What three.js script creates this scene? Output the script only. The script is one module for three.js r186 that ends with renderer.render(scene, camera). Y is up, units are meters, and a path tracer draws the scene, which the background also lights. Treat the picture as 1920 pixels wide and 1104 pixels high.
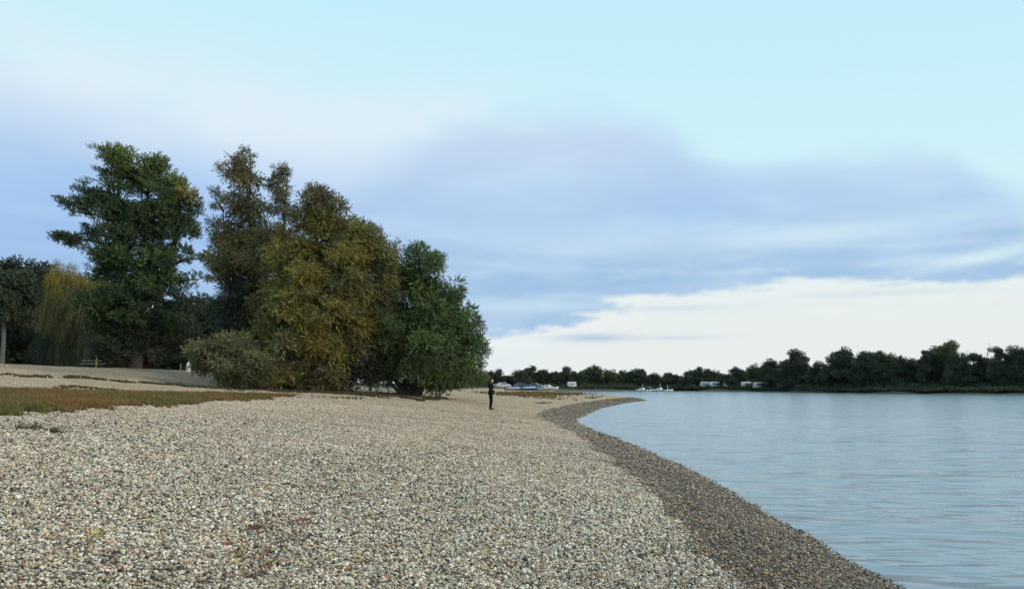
import * as THREE from 'three';
import { mergeGeometries } from 'three/addons/utils/BufferGeometryUtils.js';
import { RoundedBoxGeometry } from 'three/addons/geometries/RoundedBoxGeometry.js';
import { MarchingCubes } from 'three/addons/objects/MarchingCubes.js';
import { createNoise2D } from 'simplex-noise';

// ---------------------------------------------------------------- camera
const scene = new THREE.Scene();
const F = 1507, TILT = Math.atan(169 / F), EYE = 2.1;
const camera = new THREE.PerspectiveCamera(2 * Math.atan(552 / F) * 180 / Math.PI, 1920 / 1104, 0.1, 6000);
camera.position.set(0, EYE, 0);
camera.rotation.x = TILT;
const renderer = new THREE.WebGLRenderer({ antialias: true });
renderer.toneMapping = THREE.LinearToneMapping;
renderer.toneMappingExposure = 1.0;
renderer.shadowMap.enabled = true;

// ---------------------------------------------------------------- numbers
function rng(seed) {
  let a = seed >>> 0;
  return () => { a = (a + 0x6D2B79F5) >>> 0; let t = a; t = Math.imul(t ^ (t >>> 15), t | 1); t ^= t + Math.imul(t ^ (t >>> 7), t | 61); return ((t ^ (t >>> 14)) >>> 0) / 4294967296; };
}
const N2 = createNoise2D(rng(11)), M2 = createNoise2D(rng(29));
const clamp = (x, a = 0, b = 1) => Math.min(b, Math.max(a, x));
const lerp = (a, b, t) => a + (b - a) * t;
const sstep = (a, b, x) => { const t = clamp((x - a) / (b - a)); return t * t * (3 - 2 * t); };
const fbm = (f, x, y, o = 4) => { let s = 0, a = 0.5; for (let i = 0; i < o; i++) { s += a * f(x, y); x = x * 2.03 + 17.1; y = y * 2.03 - 9.7; a *= 0.5; } return s; };
const toLin = (c) => (c <= 0.04045 ? c / 12.92 : Math.pow((c + 0.055) / 1.055, 2.4));
const S = (r, g, b) => [toLin(r / 255), toLin(g / 255), toLin(b / 255)];
const mix3 = (a, b, t) => [lerp(a[0], b[0], t), lerp(a[1], b[1], t), lerp(a[2], b[2], t)];
// smooth curve through points [x, y]
function curve(pts) {
  return (x) => {
    if (x <= pts[0][0]) return pts[0][1];
    const n = pts.length;
    if (x >= pts[n - 1][0]) return pts[n - 1][1];
    let i = 0; while (x > pts[i + 1][0]) i++;
    const p = (k) => pts[clamp(k, 0, n - 1)];
    const m = (k) => (p(k + 1)[1] - p(k - 1)[1]) / Math.max(1e-6, p(k + 1)[0] - p(k - 1)[0]);
    const h = pts[i + 1][0] - pts[i][0], t = (x - pts[i][0]) / h, t2 = t * t, t3 = t2 * t;
    return (2 * t3 - 3 * t2 + 1) * pts[i][1] + (t3 - 2 * t2 + t) * h * m(i) + (-2 * t3 + 3 * t2) * pts[i + 1][1] + (t3 - t2) * h * m(i + 1);
  };
}

// ---------------------------------------------------------------- sky: evening, a broad bank of soft cloud, pale below it
const SUN = new THREE.Vector3(0.82, 0.46, 0.33).normalize();
{
  const W = 2048, H = 1024, data = new Float32Array(W * H * 4);
  const top = curve([[-45, 21.2], [-33.6, 20], [-26, 19], [-19.2, 17.7], [-13.1, 17.1], [-8.5, 17.7], [-4.3, 19.3], [0, 20.1], [7.4, 20], [11.2, 18.8], [14.2, 16.7], [18.5, 16], [23.6, 15.9], [29.2, 15.4], [31.5, 13.6], [33.1, 12.4], [45, 11]]);
  const bot = curve([[-45, 3.5], [-32.6, 3.9], [-20.5, 5.0], [-9.8, 4.5], [-1.5, 3.5], [3.8, 4.5], [8.7, 5.9], [12.8, 6.4], [16.4, 6.7], [21.5, 6.7], [26.3, 6.4], [32.7, 6.7], [45, 7.5]]);
  const clearHigh = S(196, 237, 250), clearMid = S(208, 242, 249), clearLow = S(232, 238, 236), zen = S(168, 214, 242);
  const cloudMid = S(180, 208, 240), cloudDark = S(146, 186, 224), cloudBlue = S(148, 188, 238), lav = S(196, 214, 240), veil = S(224, 236, 248), edge = S(216, 238, 246);
  const blob = (A, E, a, e, ra, re) => Math.exp(-(((A - a) / ra) ** 2) - (((E - e) / re) ** 2));
  for (let j = 0; j < H; j++) {
    const E = ((j + 0.5) / H - 0.5) * 180;
    for (let i = 0; i < W; i++) {
      const u = (i + 0.5) / W, ph = (u - 0.5) * 2 * Math.PI;          // atan2(z, x)
      let az = ph * 180 / Math.PI + 90; if (az > 180) az -= 360; if (az < -180) az += 360;
      let t = ((az + 45) % 180 + 180) % 180; const A = t > 90 ? 135 - t : t - 45;
      const e = Math.max(E, -1);
      let c = mix3(clearLow, clearMid, sstep(3, 15, e));
      c = mix3(c, clearHigh, sstep(14, 26, e + A * 0.09));
      c = mix3(c, zen, sstep(28, 80, e));
      const n1 = fbm(N2, A * 0.07 + 3, e * 0.22, 4), n2 = fbm(M2, A * 0.05 - 7, e * 0.55 + A * 0.012, 5), n3 = fbm(N2, A * 0.16 + 40, e * 1.1 - A * 0.05, 4);
      // thin high veil on the left, over the bank
      c = mix3(c, veil, 0.85 * sstep(24.5, 16.5, e + n1 * 2.2) * sstep(6, -12, A + n1 * 6));
      // the bank
      const T = top(A) + n1 * 1.3 + n2 * 0.2, B = bot(A) + n2 * 1.1 + n3 * 0.6 + 0.7 * fbm(M2, A * 0.3 + 12, e * 2.4 - A * 0.11, 4);
      const soft = lerp(3.2, 6.0, sstep(-4, -16, A));
      const up = sstep(T + 0.3, T - soft, e), dn = sstep(B - 0.3, B + 0.45, e);
      let cl = mix3(cloudMid, cloudDark, clamp(0.8 * sstep(12, 6.5, e + n2 * 3) * (0.8 + 0.5 * n3)));
      cl = mix3(cl, cloudBlue, 0.8 * blob(A, e, -24, 10.5, 15, 4.5) + 0.35 * blob(A, e, 13, 12.2, 8, 2.2));
      cl = mix3(cl, lav, clamp(0.65 * blob(A, e, 2, 17.5, 9, 3.0) + 0.5 * blob(A, e, 28, 14.5, 6, 1.6) + 0.35 * sstep(13, 17, e)));
      // paler openings drawn out along the wind
      const open = clamp(0.55 * blob(A, e, 22, 10 + (A - 22) * 0.05, 7, 0.8) + 0.85 * blob(A, e, 31, 7.9 + (A - 31) * 0.16, 4.5, 0.45) + 0.45 * blob(A, e, 3, 5.6, 9, 0.5) + 0.25 * sstep(0.08, 0.5, n2) * sstep(11, 7, e) * sstep(-14, 2, A) + 0.3 * blob(A, e, 8, 10, 12, 1.1));
      cl = mix3(cl, edge, clamp(open));
      cl = cl.map((v) => v * (1 + 0.02 * n3 + 0.04 * n1));
      c = mix3(c, cl, up * dn * (0.93 - 0.12 * sstep(0, 0.5, n1)));
      // bright rim under the bank, and small streaks in the pale band
      c = mix3(c, S(238, 243, 242), 0.55 * Math.exp(-(((e - B + 0.7) / 0.55) ** 2)));
      const st = blob(A, e, 5.7, 3.3, 2.6, 0.26) + 0.5 * blob(A, e, 11.6, 3.25, 2.8, 0.16) + 0.45 * blob(A, e, 11.5, 5.3, 4, 0.22) + 0.35 * blob(A, e, 25, 5.9, 5, 0.22);
      c = mix3(c, cloudDark, clamp(st * 0.7));
      // glow of the low sun behind thin cloud, added out of view to brighten ground
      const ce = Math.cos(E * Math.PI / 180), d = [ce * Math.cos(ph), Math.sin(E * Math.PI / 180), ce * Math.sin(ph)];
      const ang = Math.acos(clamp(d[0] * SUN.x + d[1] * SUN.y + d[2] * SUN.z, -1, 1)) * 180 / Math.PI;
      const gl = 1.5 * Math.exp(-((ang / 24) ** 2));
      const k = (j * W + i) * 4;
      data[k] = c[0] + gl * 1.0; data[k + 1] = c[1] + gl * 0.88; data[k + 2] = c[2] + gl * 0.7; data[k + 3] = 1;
    }
  }
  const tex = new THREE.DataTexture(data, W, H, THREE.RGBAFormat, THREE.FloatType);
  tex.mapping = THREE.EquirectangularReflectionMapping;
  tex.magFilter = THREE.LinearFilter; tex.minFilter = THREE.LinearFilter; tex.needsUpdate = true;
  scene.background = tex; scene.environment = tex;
}
const sun = new THREE.DirectionalLight(new THREE.Color().setRGB(1, 0.84, 0.64), 1.5);
sun.position.copy(SUN).multiplyScalar(150); sun.castShadow = true; sun.shadow.radius = 20;
Object.assign(sun.shadow.camera, { left: -120, right: 120, top: 120, bottom: -120, near: 1, far: 500 });
sun.shadow.mapSize.set(4096, 4096);
scene.add(sun, sun.target);

// ---------------------------------------------------------------- helpers
const used = {};
function numbered(n) { used[n] = (used[n] ?? -1) + 1; return used[n] ? `${n}_${String(used[n]).padStart(3, '0')}` : n; }
function tag(o, label, category, group, kind) {
  o.userData.label = label; if (category) o.userData.category = category;
  if (group) o.userData.group = group; if (kind) o.userData.kind = kind;
  return o;
}
function thing(name, label, category, pos = [0, 0, 0], turn = 0, group) {
  const o = new THREE.Group(); o.name = numbered(name); o.position.set(...pos); o.rotation.y = turn; scene.add(o);
  return tag(o, label, category, group);
}
function mesh(name, geo, mat, parent) {
  const m = new THREE.Mesh(geo, mat); m.name = parent ? name : numbered(name); m.castShadow = m.receiveShadow = true; (parent || scene).add(m); return m;
}
const rgb = (r, g, b) => new THREE.Color().setRGB(r, g, b);
const mat = (c, roughness = 0.8, more = {}) => new THREE.MeshStandardMaterial({ color: Array.isArray(c) ? rgb(...c) : c, roughness, ...more });
// a point seen at pixel (px, py) of a 1920 wide picture, at a depth in metres along the ground
function at(px, py, depth) {
  const u = (px - 960) / F, v = (552 - py) / F, y = v * Math.cos(TILT) + Math.sin(TILT), z = v * Math.sin(TILT) - Math.cos(TILT), k = depth / -z;
  return [u * k, EYE + y * k, z * k];
}
function taperTube(pts, radii, seg = 7) {
  const pos = [], idx = [], P = pts.map((p) => new THREE.Vector3(...p)), t = new THREE.Vector3(), a = new THREE.Vector3(), b = new THREE.Vector3();
  for (let i = 0; i < P.length; i++) {
    t.subVectors(P[Math.min(i + 1, P.length - 1)], P[Math.max(i - 1, 0)]).normalize();
    a.set(Math.abs(t.x) > 0.9 ? 0 : 1, 0, Math.abs(t.x) > 0.9 ? 1 : 0).cross(t).normalize(); b.crossVectors(t, a);
    for (let k = 0; k < seg; k++) { const w = k / seg * 2 * Math.PI, r = radii[i]; pos.push(P[i].x + r * (a.x * Math.cos(w) + b.x * Math.sin(w)), P[i].y + r * (a.y * Math.cos(w) + b.y * Math.sin(w)), P[i].z + r * (a.z * Math.cos(w) + b.z * Math.sin(w))); }
  }
  for (let i = 0; i < P.length - 1; i++) for (let k = 0; k < seg; k++) { const p = i * seg + k, q = i * seg + (k + 1) % seg; idx.push(p, p + seg, q, q, p + seg, q + seg); }
  const cap = pos.length / 3; pos.push(P[P.length - 1].x, P[P.length - 1].y, P[P.length - 1].z);
  for (let k = 0; k < seg; k++) idx.push((P.length - 1) * seg + k, cap, (P.length - 1) * seg + (k + 1) % seg);
  const g = new THREE.BufferGeometry(); g.setAttribute('position', new THREE.Float32BufferAttribute(pos, 3)); g.setIndex(idx); g.computeVertexNormals(); return g;
}
function box(w, h, d, x = 0, y = 0, z = 0, r = 0.02) { const g = new RoundedBoxGeometry(w, h, d, 2, Math.min(r, w / 2.1, h / 2.1, d / 2.1)); g.translate(x, y, z); return g; }

// ---------------------------------------------------------------- the lie of the land: one lake outline, water level 0
// [x, z, far bank?]
const LAKE = [[15, 130, 0], [10, 60, 0], [6, 30, 0], [4.5, 10, 0], [4.0, 0, 0], [4.02, -8.3, 0], [3.98, -10, 0], [4.13, -13.2, 0], [4.22, -17.2, 0], [4.23, -22.8, 0], [4.04, -30.4, 0], [3.55, -37.7, 0], [3.35, -44.6, 0], [3.75, -50, 0], [4.7, -55.5, 0], [7.6, -71.9, 0], [12.6, -92, 0], [17.6, -107, 0], [18.2, -111, 0], [17, -116, 0], [14.5, -128, 0], [13.6, -150, 0], [12.6, -211, 0], [14, -245, 1], [18, -264, 1], [42, -264, 1], [58, -254, 1], [71, -243, 1], [76, -220, 1], [79, -198, 1], [92, -176, 1], [106, -167, 1], [125, -140, 1], [160, -90, 1], [200, 0, 1], [225, 130, 1]];
const NL = LAKE.length;
const shoreOut = { s: 0, far: 0 };
function shore(x, z) {
  let best = 1e18, far = 0, inside = false;
  for (let i = 0, j = NL - 1; i < NL; j = i++) {
    const ax = LAKE[j][0], az = LAKE[j][1], bx = LAKE[i][0], bz = LAKE[i][1], dx = bx - ax, dz = bz - az;
    if ((az > z) !== (bz > z) && x < (bx - ax) * (z - az) / (bz - az) + ax) inside = !inside;
    if (i === 0) continue;
    let t = ((x - ax) * dx + (z - az) * dz) / (dx * dx + dz * dz); t = t < 0 ? 0 : t > 1 ? 1 : t;
    const ex = x - ax - t * dx, ez = z - az - t * dz, d2 = ex * ex + ez * ez;
    if (d2 < best) { best = d2; far = LAKE[i][2]; }
  }
  let s = Math.sqrt(best) * (inside ? -1 : 1);
  if (!far && Math.abs(s) < 60) s += 0.10 * N2(x * 0.25, z * 0.25) + 0.035 * N2(x * 1.1 + 9, z * 1.1);
  shoreOut.s = s; shoreOut.far = far; return shoreOut;
}
const nearProfile = curve([[0, 0], [0.6, 0.13], [2.2, 0.42], [4.5, 0.67], [8, 0.98], [12, 1.34], [16, 1.6], [20, 1.78], [23, 1.98], [26, 2.33], [28.5, 2.75], [32, 3.1], [36, 3.35], [45, 3.55], [80, 3.9], [400, 6]]);
const farProfile = curve([[0, 0], [0.8, 0.3], [3, 0.75], [8, 1.05], [30, 1.3], [400, 3]]);
function heightFrom(x, z, s, far) {
  if (s < 0) return Math.max(-1.6, s * 0.19);
  let h = far ? farProfile(s) : nearProfile(s);
  if (!far) {
    const k = sstep(72, 105, -z); if (k > 0) h = lerp(h, Math.min(h, 0.78 + 0.004 * s), k);
    const m = sstep(0.2, 3, s);
    h += m * (0.03 * N2(x * 0.3, z * 0.3) + 0.012 * N2(x * 1.2, z * 1.2) + 0.007 * M2(x * 3.1, z * 3.1));
    // two trodden lines along the beach towards the far point
    const wob = 0.12 * N2(z * 0.3, 4) + 0.05 * N2(z * 1.3, 9), ga = (x + 0.6 - 0.01 * z + wob) / 0.2, gb = (x + 2.15 + 0.015 * z + wob * 1.5) / 0.26, fade = sstep(60, 30, -z);
    if (Math.abs(ga) < 4) h += fade * (-0.035 * Math.exp(-ga * ga) + 0.014 * Math.exp(-((Math.abs(ga) - 1.7) ** 2)));
    if (Math.abs(gb) < 4) h += fade * (-0.04 * Math.exp(-gb * gb) + 0.014 * Math.exp(-((Math.abs(gb) - 1.7) ** 2)));
    h += sstep(10, 30, s) * 0.08 * N2(x * 0.12 + 5, z * 0.12);
  }
  return h;
}
const heightAt = (x, z) => { const o = shore(x, z); return heightFrom(x, z, o.s, o.far); };
// dry turf along the beach: how much of it grows at a place, 0 to 1
function turf(x, z, s) {
  const d = -z, n = fbm(N2, x * 0.22 + 50, z * 0.22, 4);
  const inner = 14.4 + 1.2 * n + 0.5 * N2(x * 1.3, z * 1.3), outer = lerp(21.5, 14.6, sstep(24, 42, d)) + 1.0 * n;
  let g = sstep(inner - 0.3, inner + 0.5, s) * sstep(outer + 0.4, outer - 0.4, s) * sstep(-12, 0, d) * sstep(44, 38, d);
  // and a strip on the way to the spit
  const spit = Math.exp(-(((s - 9.5 - 0.05 * (d - 90)) / 3.0) ** 2)) * sstep(72, 80, d) * sstep(150, 120, d) * sstep(-0.3, 0.2, n + 0.1);
  return Math.max(g, 0.85 * spit);
}
const wetEdge = (x, z) => 2.0 + 0.16 * N2(x * 0.5 + 3, z * 0.5) + 0.07 * N2(x * 2.3, z * 2.3);

// ---------------------------------------------------------------- ground: gravel beach, turf, far bank in one sheet
function lines(parts) { const out = []; for (const [a, b, step] of parts) { const n = Math.max(1, Math.round(Math.abs(b - a) / step)); for (let i = 0; i < n; i++) out.push(a + (b - a) * i / n); } out.push(parts[parts.length - 1][1]); return out; }
function grow(from, to, step, k) { const out = []; let x = from; while (x < to) { out.push(x); x += step; step *= k; } out.push(to); return out; }
function gridGeometry(xs, zs, fill) {
  const nx = xs.length, nz = zs.length, pos = new Float32Array(nx * nz * 3), col = new Float32Array(nx * nz * 3), uv = new Float32Array(nx * nz * 2), idx = [];
  for (let j = 0; j < nz; j++) for (let i = 0; i < nx; i++) {
    const k = j * nx + i, r = fill(xs[i], zs[j]);
    pos.set([xs[i], r[0], zs[j]], k * 3); col.set(r[1] || [1, 1, 1], k * 3); uv.set([xs[i] / 2, zs[j] / 2], k * 2);
    if (i && j) { const a = k - nx - 1, b = k - nx, c = k - 1; idx.push(a, c, b, b, c, k); }
  }
  const g = new THREE.BufferGeometry();
  g.setAttribute('position', new THREE.BufferAttribute(pos, 3)); g.setAttribute('color', new THREE.BufferAttribute(col, 3)); g.setAttribute('uv', new THREE.BufferAttribute(uv, 2));
  g.setIndex(idx); g.computeVertexNormals(); return g;
}
const PEBBLES = [[0.64, 0.58, 0.47, 5], [0.46, 0.415, 0.335, 6], [0.30, 0.27, 0.22, 5], [0.13, 0.12, 0.105, 4], [0.52, 0.41, 0.27, 4], [0.38, 0.29, 0.19, 4], [0.78, 0.73, 0.62, 3], [0.28, 0.165, 0.10, 1], [0.05, 0.047, 0.044, 3]];
const PSUM = PEBBLES.reduce((a, p) => a + p[3], 0);
function pebbleColor(R) { let t = R() * PSUM; for (const p of PEBBLES) { t -= p[3]; if (t <= 0) return p; } return PEBBLES[0]; }
function gravelTextures() {
  const n = 1024, cells = 68, R = rng(5), cx = [], cy = [], cc = [], ch = [];
  for (let i = 0; i < cells * cells; i++) { cx.push(R()); cy.push(R()); cc.push(pebbleColor(R)); ch.push(0.4 + 0.6 * R()); }
  const map = new Uint8Array(n * n * 4), bump = new Uint8Array(n * n * 4);
  const enc = (v) => 255 * (v <= 0.0031308 ? v * 12.92 : 1.055 * Math.pow(v, 1 / 2.4) - 0.055);
  for (let y = 0; y < n; y++) for (let x = 0; x < n; x++) {
    const gx = x / n * cells, gy = y / n * cells, ix = Math.floor(gx), iy = Math.floor(gy);
    let d1 = 9, d2 = 9, id = 0;
    for (let b = -1; b <= 1; b++) for (let a = -1; a <= 1; a++) {
      const k = ((iy + b + cells) % cells) * cells + (ix + a + cells) % cells, dx = ix + a + cx[k] - gx, dy = iy + b + cy[k] - gy, d = dx * dx + dy * dy;
      if (d < d1) { d2 = d1; d1 = d; id = k; } else if (d < d2) d2 = d;
    }
    const e = clamp((Math.sqrt(d2) - Math.sqrt(d1)) * 2.2), c = cc[id], k = (y * n + x) * 4, sp = 0.92 + 0.16 * R();
    for (let q = 0; q < 3; q++) map[k + q] = enc(clamp(c[q] * 1.3 * sp)); map[k + 3] = 255;
    bump[k] = bump[k + 1] = bump[k + 2] = 255 * Math.sqrt(e) * ch[id]; bump[k + 3] = 255;
  }
  const mk = (d, srgb) => { const t = new THREE.DataTexture(d, n, n); t.wrapS = t.wrapT = THREE.RepeatWrapping; t.magFilter = THREE.LinearFilter; t.minFilter = THREE.LinearMipmapLinearFilter; t.generateMipmaps = true; if (srgb) t.colorSpace = THREE.SRGBColorSpace; t.needsUpdate = true; return t; };
  return [mk(map, true), mk(bump, false)];
}
{
  const xs = [...grow(45, 2600, 2, 1.28).map((v) => -v).reverse(), ...lines([[-44.6, -12, 0.4], [-12, 6, 0.16], [6, 21, 0.3]]), ...grow(21.6, 2600, 0.8, 1.16)];
  const zs = [...grow(116, 2600, 1, 1.13).map((v) => -v).reverse(), ...lines([[-115.5, -18, 0.4], [-18, -2.6, 0.16]]), ...grow(-2.2, 600, 0.5, 1.3)];
  const dry = [0.78, 0.70, 0.60], sand = [0.80, 0.625, 0.505], wet = [0.27, 0.19, 0.13], soil = [0.34, 0.235, 0.12], bank = [0.13, 0.14, 0.09], wood = [0.46, 0.385, 0.31];
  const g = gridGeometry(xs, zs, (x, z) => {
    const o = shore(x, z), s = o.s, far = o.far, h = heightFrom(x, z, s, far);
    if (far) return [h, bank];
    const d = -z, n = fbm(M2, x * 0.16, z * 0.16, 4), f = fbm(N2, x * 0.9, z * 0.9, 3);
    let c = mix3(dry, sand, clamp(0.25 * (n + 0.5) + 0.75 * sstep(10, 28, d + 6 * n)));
    c = mix3(c, wood, Math.max(sstep(25.5, 28, s + 2 * n) * sstep(40, 47, d + 4 * n), sstep(13, 15.5, s + 2 * n) * sstep(49, 52, d + 3 * n) * sstep(80, 70, d)) * 0.85);  // shelf and tree feet: leaf litter, and tree shade put into the colour
    c = c.map((v) => v * (1 + 0.2 * n + 0.2 * f) * lerp(lerp(1, 0.55, sstep(23, 18, s)), 1, sstep(14, 42, d)));  // near ground darkened: shade in the gaps between the stones, put into the colour
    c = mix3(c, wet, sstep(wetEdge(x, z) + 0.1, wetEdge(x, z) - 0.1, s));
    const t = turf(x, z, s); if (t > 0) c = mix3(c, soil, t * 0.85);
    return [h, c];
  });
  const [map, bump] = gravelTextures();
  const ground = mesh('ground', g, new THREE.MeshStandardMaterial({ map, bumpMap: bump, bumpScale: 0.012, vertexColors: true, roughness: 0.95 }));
  tag(ground, 'pale gravel beach with a darker wet margin, rising to trees', null, null, 'structure');
}

// ---------------------------------------------------------------- pebbles: real stones as far as they can be told from the ground
{
  const shapes = [0, 1, 2].map((k) => {
    const R = rng(80 + k), n = createNoise2D(R), g = new THREE.IcosahedronGeometry(1, 1), p = g.attributes.position, v = new THREE.Vector3();
    for (let i = 0; i < p.count; i++) { v.fromBufferAttribute(p, i); const q = 1 + 0.2 * n(v.x * 1.3 + v.z, v.y * 1.3 - v.z * 0.7); p.setXYZ(i, v.x * q, v.y * q * 0.62, v.z * q * 0.78); }
    g.deleteAttribute('uv'); g.computeVertexNormals(); return g;
  });
  const dryM = mat([1, 1, 1], 0.85), wetM = mat([1, 1, 1], 0.32);
  const out = [0, 1, 2, 3, 4, 5].map(() => ({ m: [], c: [] })), R = rng(123), M = new THREE.Matrix4(), Q = new THREE.Quaternion(), E = new THREE.Euler(), P = new THREE.Vector3(), K = new THREE.Vector3();
  for (let d = 3.4; d < 112;) {
    const cell = d < 7 ? 0.0225 : lerp(0.0225, 0.058, clamp((d - 7) / 30)), half = 0.66 * d + 1.0, wide = half + 3.5;
    for (let x = d < 46 ? -wide : 0; x < (d < 46 ? Math.min(wide, 5) : 19); x += cell) {
      const px = x + (R() - 0.5) * cell * 0.9, pz = -d + (R() - 0.5) * cell * 0.9, o = shore(px, pz), s = o.s, r0 = R(), r1 = R(), r2 = R(), r3 = R(), cp = pebbleColor(R);
      if (s < -0.35 || r2 < sstep(half, wide, Math.abs(px)) || (s > wetEdge(px, pz) ? r0 < 0.96 * sstep(16, 44, d) || d > 46 : r0 < 0.6 * sstep(50, 100, d)) || r3 < 0.97 * sstep(19, 23, s)) continue;
      if (s > 12 && turf(px, pz, s) > 0.35) continue;
      const isWet = s < wetEdge(px, pz) + (r1 - 0.5) * 0.2, size = cell * lerp(0.36, 0.74, r2 * r2) * (r3 > 0.985 ? 1.6 : 1);
      E.set((r1 - 0.5) * 1.1, r3 * 40, (r0 - 0.5) * 1.1); Q.setFromEuler(E);
      P.set(px, heightFrom(px, pz, s, 0) + size * lerp(0.1, 1.5, r0), pz); K.setScalar(size);
      const b = out[(isWet ? 3 : 0) + Math.floor(r1 * 2.999)];
      b.m.push(...M.compose(P, Q, K).elements);
      const n = 1 + 0.16 * fbm(M2, px * 0.16, pz * 0.16, 3), sandy = 0.9 * sstep(9, 28, d + 5 * fbm(M2, px * 0.16, pz * 0.16, 3)), k = isWet ? (r2 > 0.86 ? 0.6 : 0.17 + 0.26 * r3) : 1.08 * n;
      const c = isWet ? [cp[0] * k * 1.05, cp[1] * k * 0.82, cp[2] * k * 0.64] : [lerp(cp[0], 0.45, sandy * 0.85) * k, lerp(cp[1], 0.352, sandy * 0.85) * k * 0.952, lerp(cp[2], 0.268, sandy * 0.85) * k * 0.935];
      b.c.push(...c);
    }
    d += cell;
  }
  const names = ['dry pale gravel pebbles covering the open beach', 'dark wet gravel pebbles along the edge of the water'];
  out.forEach((b, k) => {
    const im = new THREE.InstancedMesh(shapes[k % 3], k < 3 ? dryM : wetM, b.c.length / 3);
    im.instanceMatrix.array.set(b.m); im.instanceColor = new THREE.InstancedBufferAttribute(new Float32Array(b.c), 3);
    im.name = numbered(k < 3 ? 'dry_gravel' : 'wet_gravel'); im.castShadow = im.receiveShadow = true; scene.add(im);
    tag(im, names[k < 3 ? 0 : 1], 'gravel', k < 3 ? 'loose dry gravel' : 'loose wet gravel', 'stuff');
  });
}

// ---------------------------------------------------------------- water: rippled by the wind
function rippleTexture(seed, sx, sy, asNormal) {
  const n = 512, R = rng(seed), waves = [];
  for (let i = 0; i < 46; i++) {
    const ky = Math.round(lerp(2, 34, R() * R())) * (R() < 0.15 ? -1 : 1), kx = Math.round((R() - 0.5) * 0.9 * Math.abs(ky) * sx);
    waves.push([kx, ky * sy, R() * 6.28, 1 / Math.pow(Math.hypot(kx, ky), 0.85)]);
  }
  const h = new Float32Array(n * n);
  for (let y = 0; y < n; y++) for (let x = 0; x < n; x++) { let v = 0; for (const w of waves) v += w[3] * Math.sin((w[0] * x + w[1] * y) / n * 6.28318 + w[2]); h[y * n + x] = v; }
  let lo = 1e9, hi = -1e9; for (const v of h) { lo = Math.min(lo, v); hi = Math.max(hi, v); }
  const d = new Uint8Array(n * n * 4);
  for (let y = 0; y < n; y++) for (let x = 0; x < n; x++) {
    const k = (y * n + x) * 4, q = (a, b) => (h[((b + n) % n) * n + (a + n) % n] - lo) / (hi - lo);
    if (asNormal) { const gx = (q(x - 1, y) - q(x + 1, y)) * 9, gy = (q(x, y - 1) - q(x, y + 1)) * 9, l = Math.hypot(gx, gy, 1); d[k] = 127.5 + 127.5 * gx / l; d[k + 1] = 127.5 + 127.5 * gy / l; d[k + 2] = 127.5 + 127.5 / l; } else d[k] = d[k + 1] = d[k + 2] = 255 * q(x, y);
    d[k + 3] = 255;
  }
  const t = new THREE.DataTexture(d, n, n); t.wrapS = t.wrapT = THREE.RepeatWrapping; t.magFilter = THREE.LinearFilter; t.needsUpdate = true; return t;
}
{
  const xs = [...lines([[1.5, 16, 0.2]]), ...grow(16.2, 235, 0.4, 1.06)], zs = [...grow(50.3, 275, 0.4, 1.06).map((v) => -v).reverse(), ...lines([[-50, -4, 0.2]]), ...grow(-3.6, 130, 0.6, 1.25)];
  const g = gridGeometry(xs, zs, (x, z) => {
    const s = -shore(x, z).s, m = sstep(0.05, 1.6, s);
    let y = m * (0.012 * N2(x * 0.3 + z * 0.1, z * 0.7 + x * 0.16) + 0.012 * M2(x * 0.6 + z * 0.3, z * 1.6 + x * 0.3));
    // small waves running in along the edge
    const n = N2(x * 0.22, z * 0.22), w = s + 0.25 * n;
    y += 0.045 * sstep(-0.25, 0.4, N2(x * 0.3 + 20, z * 0.12)) * Math.exp(-(((w - 0.75) / 0.22) ** 2)) + 0.032 * sstep(-0.2, 0.5, M2(x * 0.3, z * 0.1 + 8)) * Math.exp(-(((w - 1.9) / 0.3) ** 2));
    return [y];
  });
  g.deleteAttribute('color');
  const bump = rippleTexture(3, 1.3, 1, false), nor = rippleTexture(8, 1.1, 1, true);
  bump.rotation = 0.17; nor.rotation = 0.1; bump.repeat.set(2 / 7.3, 2 / 4.1); nor.repeat.set(2 / 19, 2 / 11);
  const water = mesh('lake_water', g, new THREE.MeshPhysicalMaterial({ color: rgb(0.235, 0.295, 0.335), roughness: 0.18, ior: 1.33, bumpMap: bump, bumpScale: 0.06, normalMap: nor, normalScale: new THREE.Vector2(0.5, 0.5) }));
  tag(water, 'calm pale blue lake water with fine wind ripples', null, null, 'structure');
}

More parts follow.
